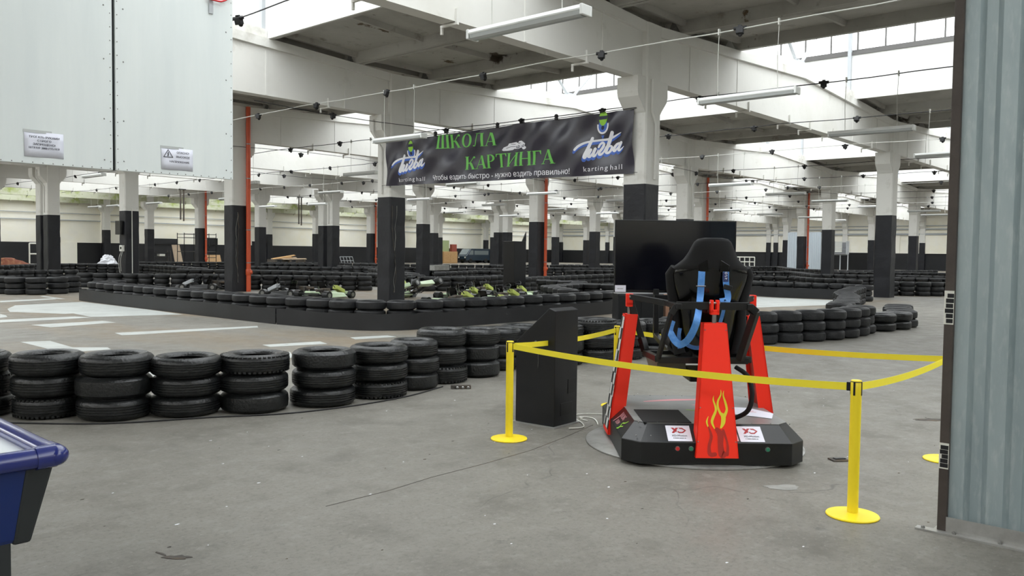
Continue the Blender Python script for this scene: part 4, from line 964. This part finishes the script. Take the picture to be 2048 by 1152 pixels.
def turba(x0, z0, W_):
    """brush script logo; unit box, white over blue"""
    S = [([(240, 655), (300, 595), (400, 545), (520, 517), (660, 500), (800, 485), (885, 445), (995, 375)], [42, 46, 40, 34, 34, 36, 30, 8]),
         ([(532, 468), (500, 560), (465, 660), (425, 750), (420, 790), (450, 770), (505, 665)], [52, 54, 54, 52, 46, 30, 24]),
         ([(520, 655), (492, 720), (486, 768), (512, 765), (548, 710), (590, 630)], [46, 46, 44, 36, 24, 30]),
         ([(588, 640), (562, 705), (556, 755), (584, 752), (612, 706), (632, 655)], [46, 46, 44, 34, 18, 12]),
         ([(640, 612), (664, 568), (704, 540), (726, 566), (694, 632), (652, 690), (650, 728), (684, 726), (722, 680), (754, 606)], [30, 34, 38, 40, 42, 44, 44, 38, 26, 22]),
         ([(868, 378), (838, 455), (800, 550), (765, 640), (756, 692), (790, 702), (832, 655), (842, 605), (815, 590), (782, 625)], [50, 52, 52, 50, 46, 38, 40, 38, 28, 18]),
         ([(972, 545), (925, 560), (885, 610), (870, 660), (892, 668), (940, 610), (990, 530)], [36, 38, 42, 42, 36, 24, 36]),
         ([(992, 535), (965, 590), (950, 640), (966, 660), (1000, 640), (1046, 598)], [44, 46, 46, 40, 26, 10])]
    def mp(vs, dx, dy): return [Vector((x0+(v.x+dx-225)/825*W_, z0-.000125*W_/1.47*(v.x+dx-410)-.00148*W_/1.47*(v.y+dy-810))) for v in vs]
    def f(dx, dy, g):
        out = []
        for p, wd in S:
            vs, fs = stroke2d(p, [q*g for q in wd]); out.append((mp(vs, dx, dy), fs))
        return out
    flat_part('logo_shadow', 'bprint', bn, f(-14, 44, 1.12) + f(-7, 22, 1.1), bf(.006), .09)
    flat_part('logo', 'print', bn, f(0, 0, 1), bf(.009), .09)
turba(.30, 3.955, 1.50); turba(7.15, 3.932, 1.47)
def helmet(cx, cy, s_):
    flat_part('emblem', 'bprint', bn, [disc2d(cx, cy-.13*s_, .15*s_, .17*s_), poly2d((cx-.05*s_, cy-.35*s_), (cx+.05*s_, cy-.35*s_), (cx, cy-.45*s_))], bf(.0045), .09)
    flat_part('emblem', 'print', bn, [ring2d(cx, cy-.12*s_, .19*s_, .2*s_, .045*s_, 165, 375)], bf(.006), .09)
    flat_part('emblem', 'lime', bn, [disc2d(cx, cy+.05*s_, .125*s_, .17*s_)], bf(.0075), .09)
    flat_part('emblem', 'dkprint', bn, [rect2d(cx-.12*s_, cy+.03*s_, cx+.12*s_, cy+.115*s_)], bf(.015), .09)
    flat_part('emblem', 'dkprint', bn, [disc2d(cx, cy-.17*s_, .05*s_, .05*s_)], bf(.012), .09)
helmet(1.18, 4.66, .95); helmet(8.01, 4.82, 1.0)
# the white go-kart print (driver left out)
kx, ky = 4.77, 4.31
kk = lambda p: (kx+(p[0]-540)/340*1.0, ky+(1030-p[1])/340*.50)
flat_part('kart_print', 'print', bn, [poly2d(*[kk(p) for p in ((540, 1010), (560, 965), (620, 930), (660, 940), (690, 990), (660, 1020), (600, 1028), (555, 1026))]), poly2d(*[kk(p) for p in ((600, 950), (620, 900), (700, 885), (730, 915), (780, 890), (810, 925), (800, 985), (690, 1005))]), poly2d(*[kk(p) for p in ((720, 900), (735, 870), (765, 870), (785, 900))]), disc2d(*kk((722, 970)), .10, .055), disc2d(*kk((800, 1000)), .075, .042)], bf(.006), .09)
flat_part('kart_print', 'dkprint', bn, [ring2d(*kk((722, 970)), .075, .04, .02), disc2d(*kk((722, 970)), .02, .012), stroke2d([kk((590, 985)), kk((640, 960)), (kk((690, 965)))], .012), stroke2d([kk((640, 910)), kk((690, 925)), kk((760, 925))], .012), stroke2d([kk((760, 945)), kk((795, 950))], .02), stroke2d([kk((765, 970)), kk((795, 975))], .02)], bf(.0075), .09)
# ropes, top wire and clips
rp = MB(); rp.tube([(-.02, .3, 4.96), (-.02, -1, 4.955), (-.02, -5, 4.985), (-.02, -8.88, 5.03), (.05, -9.1, 5.06)], .009, 6)
for s in (.05, 8.8):
    for z in (0, 1): rp.tube([(-.01, -s, zt_(s)-.03 if z else zb_(s)+.03), (.02, -s+(.25 if s < 1 else -.2), (zt_(s) if z else zb_(s))+.02)], .006, 5)
rp.build('rope', 'cable', bn)
for s in (2.2, 4.6, 6.6): MB().sph((-.02, -s, zt_(s)+.07), .055, 8, 5).b2((-.05, -s-.04, zt_(s)-.02), (.0, -s+.04, zt_(s)+.03)).build('clip', 'cable', bn)

# ------------------------------------------------------------------ overhead cable strings with connectors, and hung tube lamps
CU = [7.7, 13.6, 19.0, 24.4, 30.3, 36.2, 42.0, 47.8, 53.8, 59.5, 65.4, 69.9]
CZ = 5.6
first_box = None
for n, u in enumerate(CU):
    c = thing('cable_string', 'thin cable string with dark connectors strung under the beams, %s from the camera' % ordw(n+1), 'cable', (u, 0, CZ), 0, 'overhead cable strings')
    pts = []; v = 0
    while v <= (34 if u < 10 else 66): pts.append((.016*math.sin(v*.6+n), v, -.045*abs(math.sin(math.pi*(v-V0)/DV))+.008*math.sin(v*2.3+n))); v += .9
    MB().tube(pts, .012, 5).build('cable', 'cable' if n % 3 != 1 else 'cord', c)
    v = 4.1+(n*1.3) % 2.4 if n != 1 else 6.75; k_ = 0
    while v < (34 if u < 10 else 62) and k_ < 24:
        if first_box is None:
            b = MB(); b.box((0, 0, -.045), (.09, .13, .12)).tube([(0, -.11, 0), (0, .11, 0)], .035, 8).box((0, 0, .03), (.06, .07, .05)); b.sph((.03, 0, -.1), .045, 8, 5)
            o = first_box = b.build('connector', 'cable', c, bevel=.01)
        else: o = first_box.copy(); COL.objects.link(o); o.parent = c
        o.location = (.016*math.sin(v*.6+n), v, -.03); o.rotation_euler = (0, rnd.uniform(-.5, .5), rnd.uniform(-.3, .3)); v += rnd.uniform(2.7, 3.4); k_ += 1
    # thin hooks that tie the cable to each beam
# support wires across the hall, along the beams
for n, v in enumerate((V0+DV*2-.35, V0+DV*3-.35, V0+DV-.4)):
    c = thing('support_wire', 'thin dark wire running along the underside of a beam, %s row' % ordw(n+1), 'cable', (0, v, 5.5), 0, 'wires along the beams')
    MB().tube([(12+2*k_, 0, -.06*math.sin(k_*1.1)) for k_ in range(28)], .01, 5).build('wire', 'cable', c)
    for k_ in range(7):
        o = first_box.copy(); COL.objects.link(o); o.parent = c; o.location = (14.5+k_*5.2, 0, -.04); o.rotation_euler = (0, 0, 1.57)
def make_lamp(L=1.78):
    t = thing('tube_lamp', '', 'lamp', (0, 0, 4.4), 0, 'hanging tube lamps')
    h = L/2
    b = MB(); b.poly3([(-.075, -h, .04), (.075, -h, .04), (.1, -h, -.005), (.095, -h, -.025), (-.095, -h, -.025), (-.1, -h, -.005)], (0, L, 0)); b.build('housing', 'lampbody', t, bevel=.004)
    b = MB(); b.poly3([(-.092, -h+.03, -.025), (.092, -h+.03, -.025), (.075, -h+.03, -.07), (.03, -h+.03, -.085), (-.03, -h+.03, -.085), (-.075, -h+.03, -.07)], (0, L-.06, 0)); b.build('cover', 'lampcover', t)
    for s in (-1, 1): MB().b2((-.1, s*h-.02, -.08), (.1, s*h+.02, .042)).build('end_cap', 'lampbody', t, bevel=.01)
    b = MB()
    for s in (-.62, .62): MB().tube([(0, s*h, .03), (.01, s*h+.02, .6), (0, s*h, CZ-4.4-.02)], .006, 5).b2((-.03, s*h-.012, CZ-4.4-.09), (.03, s*h+.012, CZ-4.4+.02)).build('cord', 'cord', t)
    return t
LAMPS = [(7.7, 6.6, 'large white tube lamp nearest the camera, at the top centre'), (13.4, 6.6, 'white tube lamp just right of the banner, below the big right-hand beam'),
    (19.0, 6.3, 'white tube lamp hanging before the right-hand column head'), (23.9, 6.0, 'white tube lamp right of the right-hand column, cut by the wall edge'), (13.5, 15.7, 'white tube lamp overlapping the left end of the banner')]
more = [(24.7, 24.2), (31.0, 24.8), (25.0, 33.1), (19.2, 31.6), (30.5, 15.3), (36.2, 15.6), (47.4, 24.3), (58.1, 23.7), (19.0, 24.0), (42.6, 33.4), (31.2, 33.3), (42.1, 15.8), (29.5, 47.8), (24.4, 51.2), (36.2, 24.4), (53.6, 24.2), (47.8, 33.3), (53.6, 33.3), (36.2, 42.4), (47.8, 15.5), (55.8, 14.6), (61.2, 15.4), (42, 42.4), (59.5, 33.3), (36.2, 33.3), (24.4, 42.4), (30.3, 42.4), (22.4, 57.0), (26.4, 60), (65.4, 24.2), (13.6, 33.5), (47.8, 42.4), (42.0, 24.3), (61, 42.4)]
more = [q for q in more if -20 < proj((q[0], q[1], 4.4))[0] < 1900]
more.sort(key=lambda q: proj((q[0], q[1], 4.4))[0])
LAMPS += [(u, v, 'smaller white tube lamp far down the hall, %s from the left edge' % ordw(k_+1)) for k_, (u, v) in enumerate(more)]
lp = make_lamp()
for k_, (u, v, lab) in enumerate(LAMPS):
    o = lp if k_ == 0 else dup(lp); u = min(CU, key=lambda q: abs(q-u)); o.location = (u, v, 4.4); o['label'] = lab

# ------------------------------------------------------------------ orange drain pipes on columns
def pipe(u, v, label, h=7.0):
    t = thing('drain_pipe', label, 'pipe', (u, v, 0), 0, 'orange drain pipes')
    MB().tube([(0, 0, 0), (0, 0, h)], .085, 14).build('pipe', 'orange', t, smooth=40)
    for z in (1.1, 2.35, 4.3, 5.6): MB().lathe([(.088, z-.02), (.094, z-.015), (.094, z+.015), (.088, z+.02)], 14, closed=True).build('bracket', 'steel', t)
    MB().lathe([(.088, .62), (.105, .64), (.105, .84), (.088, .86)], 14, closed=True).tube([(0, 0, .74), (.1, -.1, .74)], .07, 10).build('inspection_cap', 'orange', t, smooth=40)
pipe(17.3, 28.62, 'orange drain pipe on the cracked black column left of centre')
pipe(35.25, 28.6, 'orange drain pipe on the white column below the banner middle')
pipe(53.25, 28.6, 'orange drain pipe far behind the television top edge')
pipe(71.3, 28.62, 'orange drain pipe before the pale corrugated gate at the right')
pipe(35.3, 64.9, 'orange drain pipe by the scaffolding in the far left')
pipe(53.3, 64.9, 'orange drain pipe far behind the column at the banner left end')
# conduit pipes down some columns
def conduit(i, j, label, s=-1):
    u, v = U0+DU*i, V0+DV*j; h = CW/2
    P = [(u+.05, v-h-.03, PT+.12), (u+.05, v-h-.03, 4.7), (u-.12, v-h-.03, 4.95), (u-.12, v-h-.03, 5.7)] if s > 0 else [(u-h-.03, v+.05, PT+.12), (u-h-.03, v+.05, 4.75), (u-h-.38, v+.05, 5.2), (u-h-.38, v+.05, 5.6)]
    tag(MB().tube(P, .035, 8).build('conduit', 'white', smooth=60), label, 'conduit', 'conduits on columns')
conduit(0, 0, 'pale conduit bending round the head of the column right of the banner', 1)
conduit(0, 1, 'pale conduit on the left side of the column at the banner left end')
conduit(1, 1, 'pale conduit on the white column right of the banner', 1)
conduit(0, 4, 'pale conduit on the twin column at the far left')
conduit(1, 4, 'pale conduit on the twin column left of the banner column')
tag(MB().tube([(U0-.02, V0+DV*3-CW/2-.022, .2), (U0-.02, V0+DV*3-CW/2-.022, 3.4)], .018, 6).build('conduit', 'whitepaint'), 'thin pale vertical conduit on the black column with the meter box', 'conduit', 'conduits on columns')
conduit(1, 3, 'pale conduit on the column below the banner left part', 1)

# ------------------------------------------------------------------ things standing on and beside the track
t = thing('tall_box', 'tall black box with a slanted top beside the centre column', 'cabinet', (24.45, 21.35, 0), R(-8))
MB().b2((-.3, -.3, .04), (.3, .35, 2.05)).build('body', 'kiosk', t, bevel=.01)
MB().b2((-.32, -.32, 0), (.32, .37, .05)).build('plinth', 'blackmetal', t)
MB().poly3([(.1, -.3, 2.05), (.3, -.3, 2.05), (.3, -.3, 2.42)], (0, .04, 0)).build('side_wing', 'kiosk', t)
t = thing('black_cabinet', 'black cabinet standing behind the simulator under the television left half', 'cabinet', (14.0, 9.0, 0), R(-45))
MB().b2((-.45, -.3, .03), (.45, .3, .86)).build('body', 'kiosk', t, bevel=.01); MB().b2((-.43, -.312, .06), (-.01, -.3, .83)).build('door', 'blackmetal', t, bevel=.004); MB().b2((.01, -.312, .06), (.43, -.3, .83)).build('door', 'blackmetal', t, bevel=.004)
t = thing('cardboard_box', 'brown cardboard box behind the simulator seat, below the television', 'box', (15.0, 8.6, 0), R(-45))
MB().b2((-.4, -.3, 0), (.4, .3, .82)).build('carton', 'card', t, bevel=.008); MB().b2((-.03, -.303, .0), (.03, .303, .823)).build('packing_tape', 'ply', t)
t = thing('meter_box', 'small white meter box with cables on the black column at left', 'box', (U0-CW/2-.005, V0+DV*3-.1, 1.45), 0)
MB().b2((-.12, -.14, 0), (0, .14, .27)).build('case', 'whitepaint', t, bevel=.01); MB().b2((-.125, -.09, .09), (-.12, .04, .2)).build('window', 'gloss', t)
MB().tube(cr([(-.05, .05, 0), (-.12, .16, -.3), (-.1, .2, -.8), (-.03, .1, -1.2)]), .014, 6).tube(cr([(-.05, -.05, 0), (-.1, .05, -.4), (-.06, .1, -.9)]), .014, 6).build('cables', 'cord', t, smooth=60)
t = thing('wall_box', 'black box on the left side of the black column beside the meter box', 'box', (U0-CW/2-.005, V0+DV*3+.1, 2.2)); MB().b2((-.16, -.25, 0), (0, .25, .62)).build('case', 'blackmetal', t, bevel=.01)
tag(MB().b2((30.95, 32.75, .585), (32.05, 33.15, .86)).build('concrete_block', 'concrete', bevel=.01), 'pale grey block lying on the tires below the far column', 'block')
# loose bits on the concrete
t = thing('rubber_bumper', 'small dark bumper with three pale studs lying by the front tires', 'bumper', (7.08, 7.02, 0), R(-42))
MB().b2((-.12, -.03, .0), (.12, .03, .045)).build('bar', 'rust', t, bevel=.006)
b = MB()
for x in (-.045, .02, .085): b.sph((x, -.035, .018), .022, 10, 6, (1, .6, .8))
b.build('studs', 'steel', t, smooth=60)
t = thing('floor_socket', 'dark sunken floor fixing in the concrete beside the simulator plate', 'fitting', (6.76, 2.41, 0), R(-40)); MB().b2((-.07, -.05, 0), (.07, .05, .012)).build('plate', 'rust', t, bevel=.003); MB().b2((-.04, -.02, .012), (.05, .02, .02)).build('bolt_bar', 'blackmetal', t)
def smear(u, v, rx, ry, rz, label, m, n=14):
    b = MB(); p = [Vector((rx*(1+rnd.uniform(-.35, .35))*math.cos(2*math.pi*k_/n), ry*(1+rnd.uniform(-.35, .35))*math.sin(2*math.pi*k_/n), .0006)) for k_ in range(n)]
    b.poly3(p, (0, 0, .002)); return tag(b.build('floor_patch', m, loc=(u, v, 0), rz=rz), label, 'patch', 'marks on the near floor')
smear(5.69, 2.41, .13, .06, R(-45), 'pale filled patch in the concrete left of the front yellow post', 'concrete')
smear(2.12, 4.22, .07, .03, R(-45), 'dark oily spot on the concrete at the bottom left', 'rust')
smear(2.09, 4.33, .06, .008, R(-80), 'dark twig-like streak below the oily spot at bottom left', 'rust', 8)
smear(9.1, 2.35, .14, .06, R(-45), 'dark broken patch in the concrete by the wall edge', 'rust')
tag(MB().tube(cr([(2.7, 8.55, .008), (3.3, 7.9, .008), (4.1, 7.5, .008), (4.6, 7.2, .008), (5.1, 7.05, .008), (5.7, 7.0, .008), (6.3, 7.05, .008), (7.0, 7.25, .008)]), .008, 6).build('floor_cable', 'cable', smooth=60), 'thin black cable lying along the foot of the front tire stacks', 'cable')
for m_, n_, nm, lab in (('print', 70, 'paint_chips', 'scattered tiny pale paint chips on the near concrete floor'), ('rust', 60, 'dirt_crumbs', 'scattered tiny dark crumbs on the near concrete floor')):
    b = MB()
    for k_ in range(n_):
        d_ = rnd.uniform(3.6, 12); a_ = rnd.uniform(.22, 1.2); u, v = d_*math.cos(a_), d_*math.sin(a_)
        if math.hypot(u-6.48, v-3.58) < 1.05 or u*.3+v > 8.6: continue
        r_ = rnd.uniform(.004, .013); b.poly3([(u+r_*rnd.uniform(.5, 1.6)*math.cos(q), v+r_*rnd.uniform(.3, 1)*math.sin(q), .0004) for q in (0, 1.2, 2.5, 3.6, 5)], (0, 0, .0015))
    o = tag(b.build(nm, m_), lab, 'debris'); o['kind'] = 'stuff'
b = MB(); cp = [(3.2, 4.38), (3.7, 4.37), (4.13, 4.4), (4.7, 4.39), (5.29, 4.42), (5.9, 4.52), (6.48, 4.65)]
b.ribbon([(x, y+rnd.uniform(-.01, .01), .0012) for x, y in cp], .007, (0, 0, 1), .0012); tag(b.build('floor_joint', 'rust'), 'thin dark joint line in the concrete in front of the kiosk', 'joint')

# go-karts parked inside the island
def make_kart(pod='palegreen', pan='palelime'):
    t = thing('go_kart', '', 'go-kart', (0, 0, 0), 0, 'parked go-karts')
    f = MB(); P = [(.3, -.8), (.33, -.2), (.28, .4), (.2, .85)]
    for s in (-1, 1): f.tube([(s*x, y, .1) for x, y in P], .016, 6)
    for y in (-.75, -.3, .35, .8): f.tube([(-.3, y, .1), (.3, y, .1)], .014, 6)
    f.tube([(-.62, -.62, .14), (.62, -.62, .14)], .016, 6); f.tube([(-.55, .58, .13), (.55, .58, .13)], .014, 6)
    f.tube([(-.6, -.85, .12), (-.6, -.95, .2), (.6, -.95, .2), (.6, -.85, .12)], .018, 6); f.build('chassis', 'blackmetal', t)
    for s in (-1, 1):
        for y, wd, r in ((-.62, .19, .14), (.58, .12, .13)):
            w_ = MB(); w_.tube([(s*.53, y, r), (s*.56+s*wd, y, r)], r, 18); o = w_.build('wheel', 'rubber', t, smooth=40)
            MB().tube([(s*.555+s*wd, y, r), (s*.565+s*wd, y, r)], .07, 12).build('hub', 'steel', o)
        MB().hexa([(s*.36, -.38, .06), (s*.66, -.42, .06), (s*.64, .36, .06), (s*.38, .34, .06)], [(s*.38, -.34, .24), (s*.6, -.4, .24), (s*.56, .3, .2), (s*.4, .28, .2)]).build('side_pod', pod, t, bevel=.03)
    MB().hexa([(-.55, .78, .06), (.55, .78, .06), (.42, 1.0, .06), (-.42, 1.0, .06)], [(-.5, .76, .22), (.5, .76, .22), (.36, .94, .2), (-.36, .94, .2)]).build('nose', pod, t, bevel=.03)
    MB().hexa([(-.12, .42, .3), (.12, .42, .3), (.14, .78, .14), (-.14, .78, .14)], [(-.11, .44, .44), (.11, .44, .44), (.13, .8, .27), (-.13, .8, .27)]).build('front_panel', pan, t, bevel=.02)
    s_ = MB(); s_.loft([[Vector((x*a, y0+(.1 if abs(x) > .7 else 0), z)) for x in (-1, -.75, 0, .75, 1)] + [Vector((x*a, y0+.06, z+.0)) for x in (.7, 0, -.7)] for a, y0, z in ((.18, -.1, .1), (.2, -.22, .2), (.2, -.3, .36), (.17, -.36, .56))]); s_.build('seat', 'gloss', t, smooth=50)
    MB().b2((.22, -.5, .12), (.44, -.25, .36)).tube([(.33, -.5, .3), (.33, -.8, .3)], .05, 10).build('engine', 'rust', t, bevel=.01)
    w_ = MB(); w_.lathe([(.13, -.014), (.144, 0), (.13, .014), (.116, 0)], 20, closed=True); w_.tube([(-.13, 0, 0), (.13, 0, 0)], .01, 6); w_.tube([(0, 0, 0), (0, 0, -.3)], .012, 6); o = w_.build('steering_wheel', 'blackmetal', t, (0, .26, .5)); o.rotation_euler.x = R(48)
    return t
kt = make_kart(); kd = make_kart('blackmetal', 'trim')
for k_, (u, v, rz, ry, lab) in enumerate([(17.6, 17.7, R(-80), 0, 'pale green go-kart nearest the column at the banner left end'), (19.3, 21.4, R(100), R(24), 'go-kart tipped up on its side among the parked karts'), (20.0, 19.7, R(-80), 0, 'go-kart in the middle of the parked karts'), (20.0, 18.0, R(-85), 0, 'pale green go-kart second from the tall black box'), (22.4, 21.3, R(-80), 0, 'go-kart closest to the tall black box'), (17.1, 15.9, R(-95), 0, 'go-kart nearest the front band, right of the banner left-end column'), (22.3, 19.5, R(-75), 0, 'go-kart behind the front band nearest the tall black box'), (17.0, 23.3, R(-80), 0, 'go-kart standing farthest back of the parked karts'), (16.6, 24.9, R(20), 0, 'dark go-kart by the orange pipe left of centre'), (16.6, 30.7, R(40), 0, 'go-kart behind the island tires at the far left')]):
    o = kt if k_ == 0 else kd if k_ == 8 else dup(kd if k_ == 9 else kt); o.location = (u, v, .2 if ry else 0); o.rotation_euler = (0, ry, rz); o['label'] = lab

# ------------------------------------------------------------------ far end of the hall
t = thing('van', 'dark blue van parked by the back wall in the far centre', 'van', (83.2, 80.2, 0), 0)
pr = [(-2.35, .35), (-2.35, .95), (-2.2, 1.1), (-1.5, 1.9), (-1.2, 1.98), (2.2, 1.98), (2.35, 1.8), (2.35, .35)]
MB().poly3([(x, -.85, z) for x, z in pr], (0, 1.7, 0)).build('body', 'van', t, bevel=.06)
MB().poly3([(-2.19, -.7, 1.14), (-1.56, -.7, 1.86), (-1.56, .7, 1.86), (-2.19, .7, 1.14)], (-.02, 0, .02)).poly3([(-1.95, -.862, 1.15), (-1.0, -.862, 1.15), (-1.0, -.862, 1.75), (-1.45, -.862, 1.75)], (0, .02, 0)).poly3([(-.8, -.862, 1.15), (2.0, -.862, 1.15), (2.0, -.862, 1.72), (-.8, -.862, 1.72)], (0, .02, 0)).build('windows', 'glass_dark', t)
for x in (-1.5, 1.5):
    for y in (-.75, .75): MB().tube([(x, y-.12, .33), (x, y+.12, .33)], .33, 18).build('wheel', 'rubber', t, smooth=40)
for y in (-.6, .6): MB().tube([(-2.34, y, .78), (-2.38, y, .78)], .11, 14).build('headlight', 'whitepaint', t)
MB().b2((-2.42, -.8, .38), (-2.3, .8, .55)).build('bumper', 'blackmetal', t, bevel=.02)
t = thing('wooden_cupboard', 'light wooden cupboard below the green board in the far centre', 'cupboard', (77.5, 79.3, 0)); MB().b2((-1.3, -.3, 0), (1.3, .3, 1.56)).build('body', 'wood', t, bevel=.01)
for x in (-.65, .65): MB().b2((x-.6, -.325, .1), (x+.6, -.3, 1.5)).build('door', 'wood', t, bevel=.01)
t = thing('green_board', 'pale green board standing on the wooden cupboard', 'board', (76.9, 79.3, 1.56)); MB().b2((-.7, -.02, 0), (.6, .02, 1.45)).build('board', mat('pale_green_board', (164, 178, 132), .7), t)
t = thing('red_box', 'red box standing on the wooden cupboard', 'box', (78.2, 79.2, 1.56)); MB().b2((-.45, -.2, 0), (.45, .2, .95)).build('carton', mat('brick_red_carton', (150, 74, 58), .7), t, bevel=.01)
t = thing('black_unit', 'black unit standing right of the far blue van', 'cabinet', (87.3, 79.5, 0)); MB().b2((-1.6, -.5, 0), (1.6, .5, 1.85)).build('body', 'kiosk', t, bevel=.02); MB().b2((-.8, -.3, 1.85), (.4, .3, 2.6)).build('top_box', 'kiosk', t, bevel=.02)
# timber pile, plywood sheets, pallets and frames
for k_, (a, c, m) in enumerate([((47.2, 73.6, .62), (50.0, 73.9, 1.0), 'wood'), ((47.4, 74.1, .6), (50.4, 74.2, .74), 'ply'), ((48.2, 73.4, .6), (50.9, 73.2, .64), 'ply'), ((47.8, 73.8, .62), (49.9, 74.3, .78), 'wood')]):
    tag(MB().ribbon([a, c], .28, (0, -.3, 1), .05).build('timber_plank', m), '%s light timber plank of the pile on the far tires' % ordw(k_+1), 'plank', 'timber planks on the far tires')
tag(MB().hexa([(47.6, 73.3, .585), (50.2, 73.3, .585), (50.2, 74.5, .585), (47.6, 74.5, .585)], [(47.6, 73.3, .62), (50.2, 73.3, .62), (50.2, 74.5, .62), (47.6, 74.5, .62)]).build('timber_plank', 'ply'), 'bottom timber sheet of the pile on the far tires', 'plank', 'timber planks on the far tires')
tag(MB().b2((47.1, 73.1, 0), (50.9, 74.6, .1)).b2((47.2, 73.1, .1), (47.4, 74.6, .585)).b2((48.9, 73.1, .1), (49.1, 74.6, .585)).b2((50.6, 73.1, .1), (50.8, 74.6, .585)).build('timber_stand', 'rust'), 'dark low stand under the far timber pile', 'stand')
tag(MB().poly3([(38.0, 75.5, 0), (38.8, 75.5, 0), (38.75, 76.2, 1.9), (38.0, 76.2, 1.9)], (0, .04, 0)).build('plywood_sheet', 'ply'), 'tall pale plywood sheet leaning at the far left wall', 'board')
tag(MB().poly3([(37.9, 69.9, 0), (39.6, 69.9, 0), (39.6, 70.3, 1.02), (37.9, 70.3, 1.02)], (0, .04, 0)).build('plywood_sheet', 'wood'), 'brown wooden sheet standing behind the scaffolding', 'board')
t = thing('scaffold', 'black metal scaffold tower in the far left', 'scaffold', (35.9, 68, 0)); b = MB()
for x in (-1.2, .3, 1.7):
    for y in (-.6, .6): b.tube([(x, y, 0), (x, y, 2.9)], .03, 6)
for z in (.4, .8, 1.3, 2.5, 2.8):
    for y in (-.6, .6): b.tube([(-1.2 if z > 1.2 else .3, y, z), (1.7, y, z)], .025, 6)
b.tube([(.3, -.6, .8), (1.7, -.6, 2.4)], .025, 6); b.build('frame', 'blackmetal', t); MB().b2((-1.2, -.6, 1.3), (1.7, .6, 1.34)).build('deck', 'rust', t)
t = thing('dark_rack', 'dark metal rack against the black far left wall', 'rack', (36.1, 74.5, 0)); 
for x in (-.85, .85):
    for y in (-.3, .3): MB().tube([(x, y, 0), (x*.9, y, 1.35)], .035, 6).build('leg', 'rust', t)
for z in (.35, .75, 1.15): MB().b2((-.82, -.32, z), (.82, .32, z+.05)).build('shelf', 'blackmetal', t)
MB().b2((-.25, -.33, .85), (.25, .2, 1.05)).build('white_tray', 'whitepaint', t)
def grid_frame(name, label, cat, loc, wd, h, nx, nz, m, rz=0, r=.03, lean=0):
    t = thing(name, label, cat, loc, rz); b = MB()
    for i in range(nx+1): x = -wd/2+wd*i/nx; b.tube([(x, 0, 0), (x, lean, h)], r, 6)
    for i in range(nz+1): z = h*i/nz; b.tube([(-wd/2, lean*z/h, z), (wd/2, lean*z/h, z)], r, 6)
    b.build('bars', m, t); return t
grid_frame('metal_grid', 'grey metal grid leaning at the far wall left of the banner column', 'grid', (57.4, 74.6, 0), 1.7, .85, 4, 2, 'trim', lean=.4)
grid_frame('white_frame', 'white wooden pallet frame seen right of the bucket seat', 'frame', (99.8, 48.2, .1), 2.7, 1.2, 4, 2, 'whitepaint', R(90), .07)
grid_frame('old_sash', 'old white window frame standing at the far left wall', 'frame', (26.7, 78, .05), .75, 1.8, 1, 2, 'whitepaint', 0, .06)
grid_frame('trestle', 'pale metal trestle below the louvred unit at the far right', 'stand', (84, 30.4, 0), 1.5, 1.75, 2, 1, 'trim', R(90), .06)
t = thing('louvre_unit', 'grey louvred metal unit on a trestle at the far right', 'unit', (84, 30.4, 1.78)); b = MB()
for z in range(9): b.b2((-.3, -.7, .04+z*.14), (.3, .7, .1+z*.14))
for y in (-.7, .7): b.b2((-.32, y-.04, 0), (.32, y+.04, 1.3))
b.build('louvres', 'trim', t)
t = thing('corrugated_gate', 'pale corrugated metal gate behind the orange pipe at the right', 'gate', (86, 34.9, 0)); lo = []; pf_ = []
y = -1.75
while y < 1.75: pf_ += [(0, y), (0, y+.09), (.05, y+.12), (.05, y+.21)]; y += .24
MB().loft([[Vector((x, yy, z)) for x, yy in pf_] for z in (.05, 4.0)], cap=False, closed=False).build('sheet', mat('pale_galvanised', (196, 206, 214), .45, .3), t, fix=False)
MB().b2((.06, -1.8, 0), (.12, -1.7, 4.1)).b2((.06, 1.7, 0), (.12, 1.8, 4.1)).b2((.06, -1.8, 4.0), (.12, 1.8, 4.1)).build('frame', 'trim', t)
t = thing('plastic_bag', 'crumpled white plastic sheet heaped on the far left tires', 'bag', (27.8, 66, .15)); b = MB()
lo = []
for j in range(7):
    z = j/6; lo.append([Vector(((.85-.6*z)*math.cos(2*math.pi*i/14)*(1+.25*rnd.uniform(-1, 1)), (.5-.35*z)*math.sin(2*math.pi*i/14)*(1+.25*rnd.uniform(-1, 1)), z*.85+.05*rnd.uniform(-1, 1))) for i in range(14)])
b.loft(lo); b.build('sheet', 'plastic', t)
MB().b2((-1.0, -.55, -.15), (1.0, .55, .03)).build('pallet', 'rust', t)
t = thing('cloth_heap', 'brown heap of cloth at the far left edge', 'heap', (23.8, 76, 0)); b = MB(); lo = []
for j in range(6):
    z = j/5; lo.append([Vector(((2.0-1.4*z)*math.cos(2*math.pi*i/14)*(1+.2*rnd.uniform(-1, 1)), (.7-.4*z)*math.sin(2*math.pi*i/14), z*.62+(.04*rnd.uniform(-1, 1) if j else 0))) for i in range(14)])
b.loft(lo); b.build('cloth', 'brownheap', t, smooth=70)
t = thing('standing_board', 'black panel standing before the black wall at the far right', 'panel', (98, 34, 0)); MB().b2((-.05, -2.5, 0), (.05, 2.5, 2.0)).build('sheet', 'kiosk', t)
def strips(u, v, label):
    t = thing('hanging_strips', label, 'strap', (u, v, 3.6), 0); MB().box((0, 0, 1.05), (.1, .03, 2.1)).build('strip', 'rust', t); MB().box((.24, .02, 1.0), (.1, .03, 2.2)).build('strip', 'rust', t); MB().b2((-.1, -.03, 2.08), (.4, .1, 2.14)).build('hanger', 'blackmetal', t)
strips(28.6, 56.05, 'two dark hanging strips high at the far left')
strips(38.3, 56.05, 'two thin dark hanging rods left of the banner column')
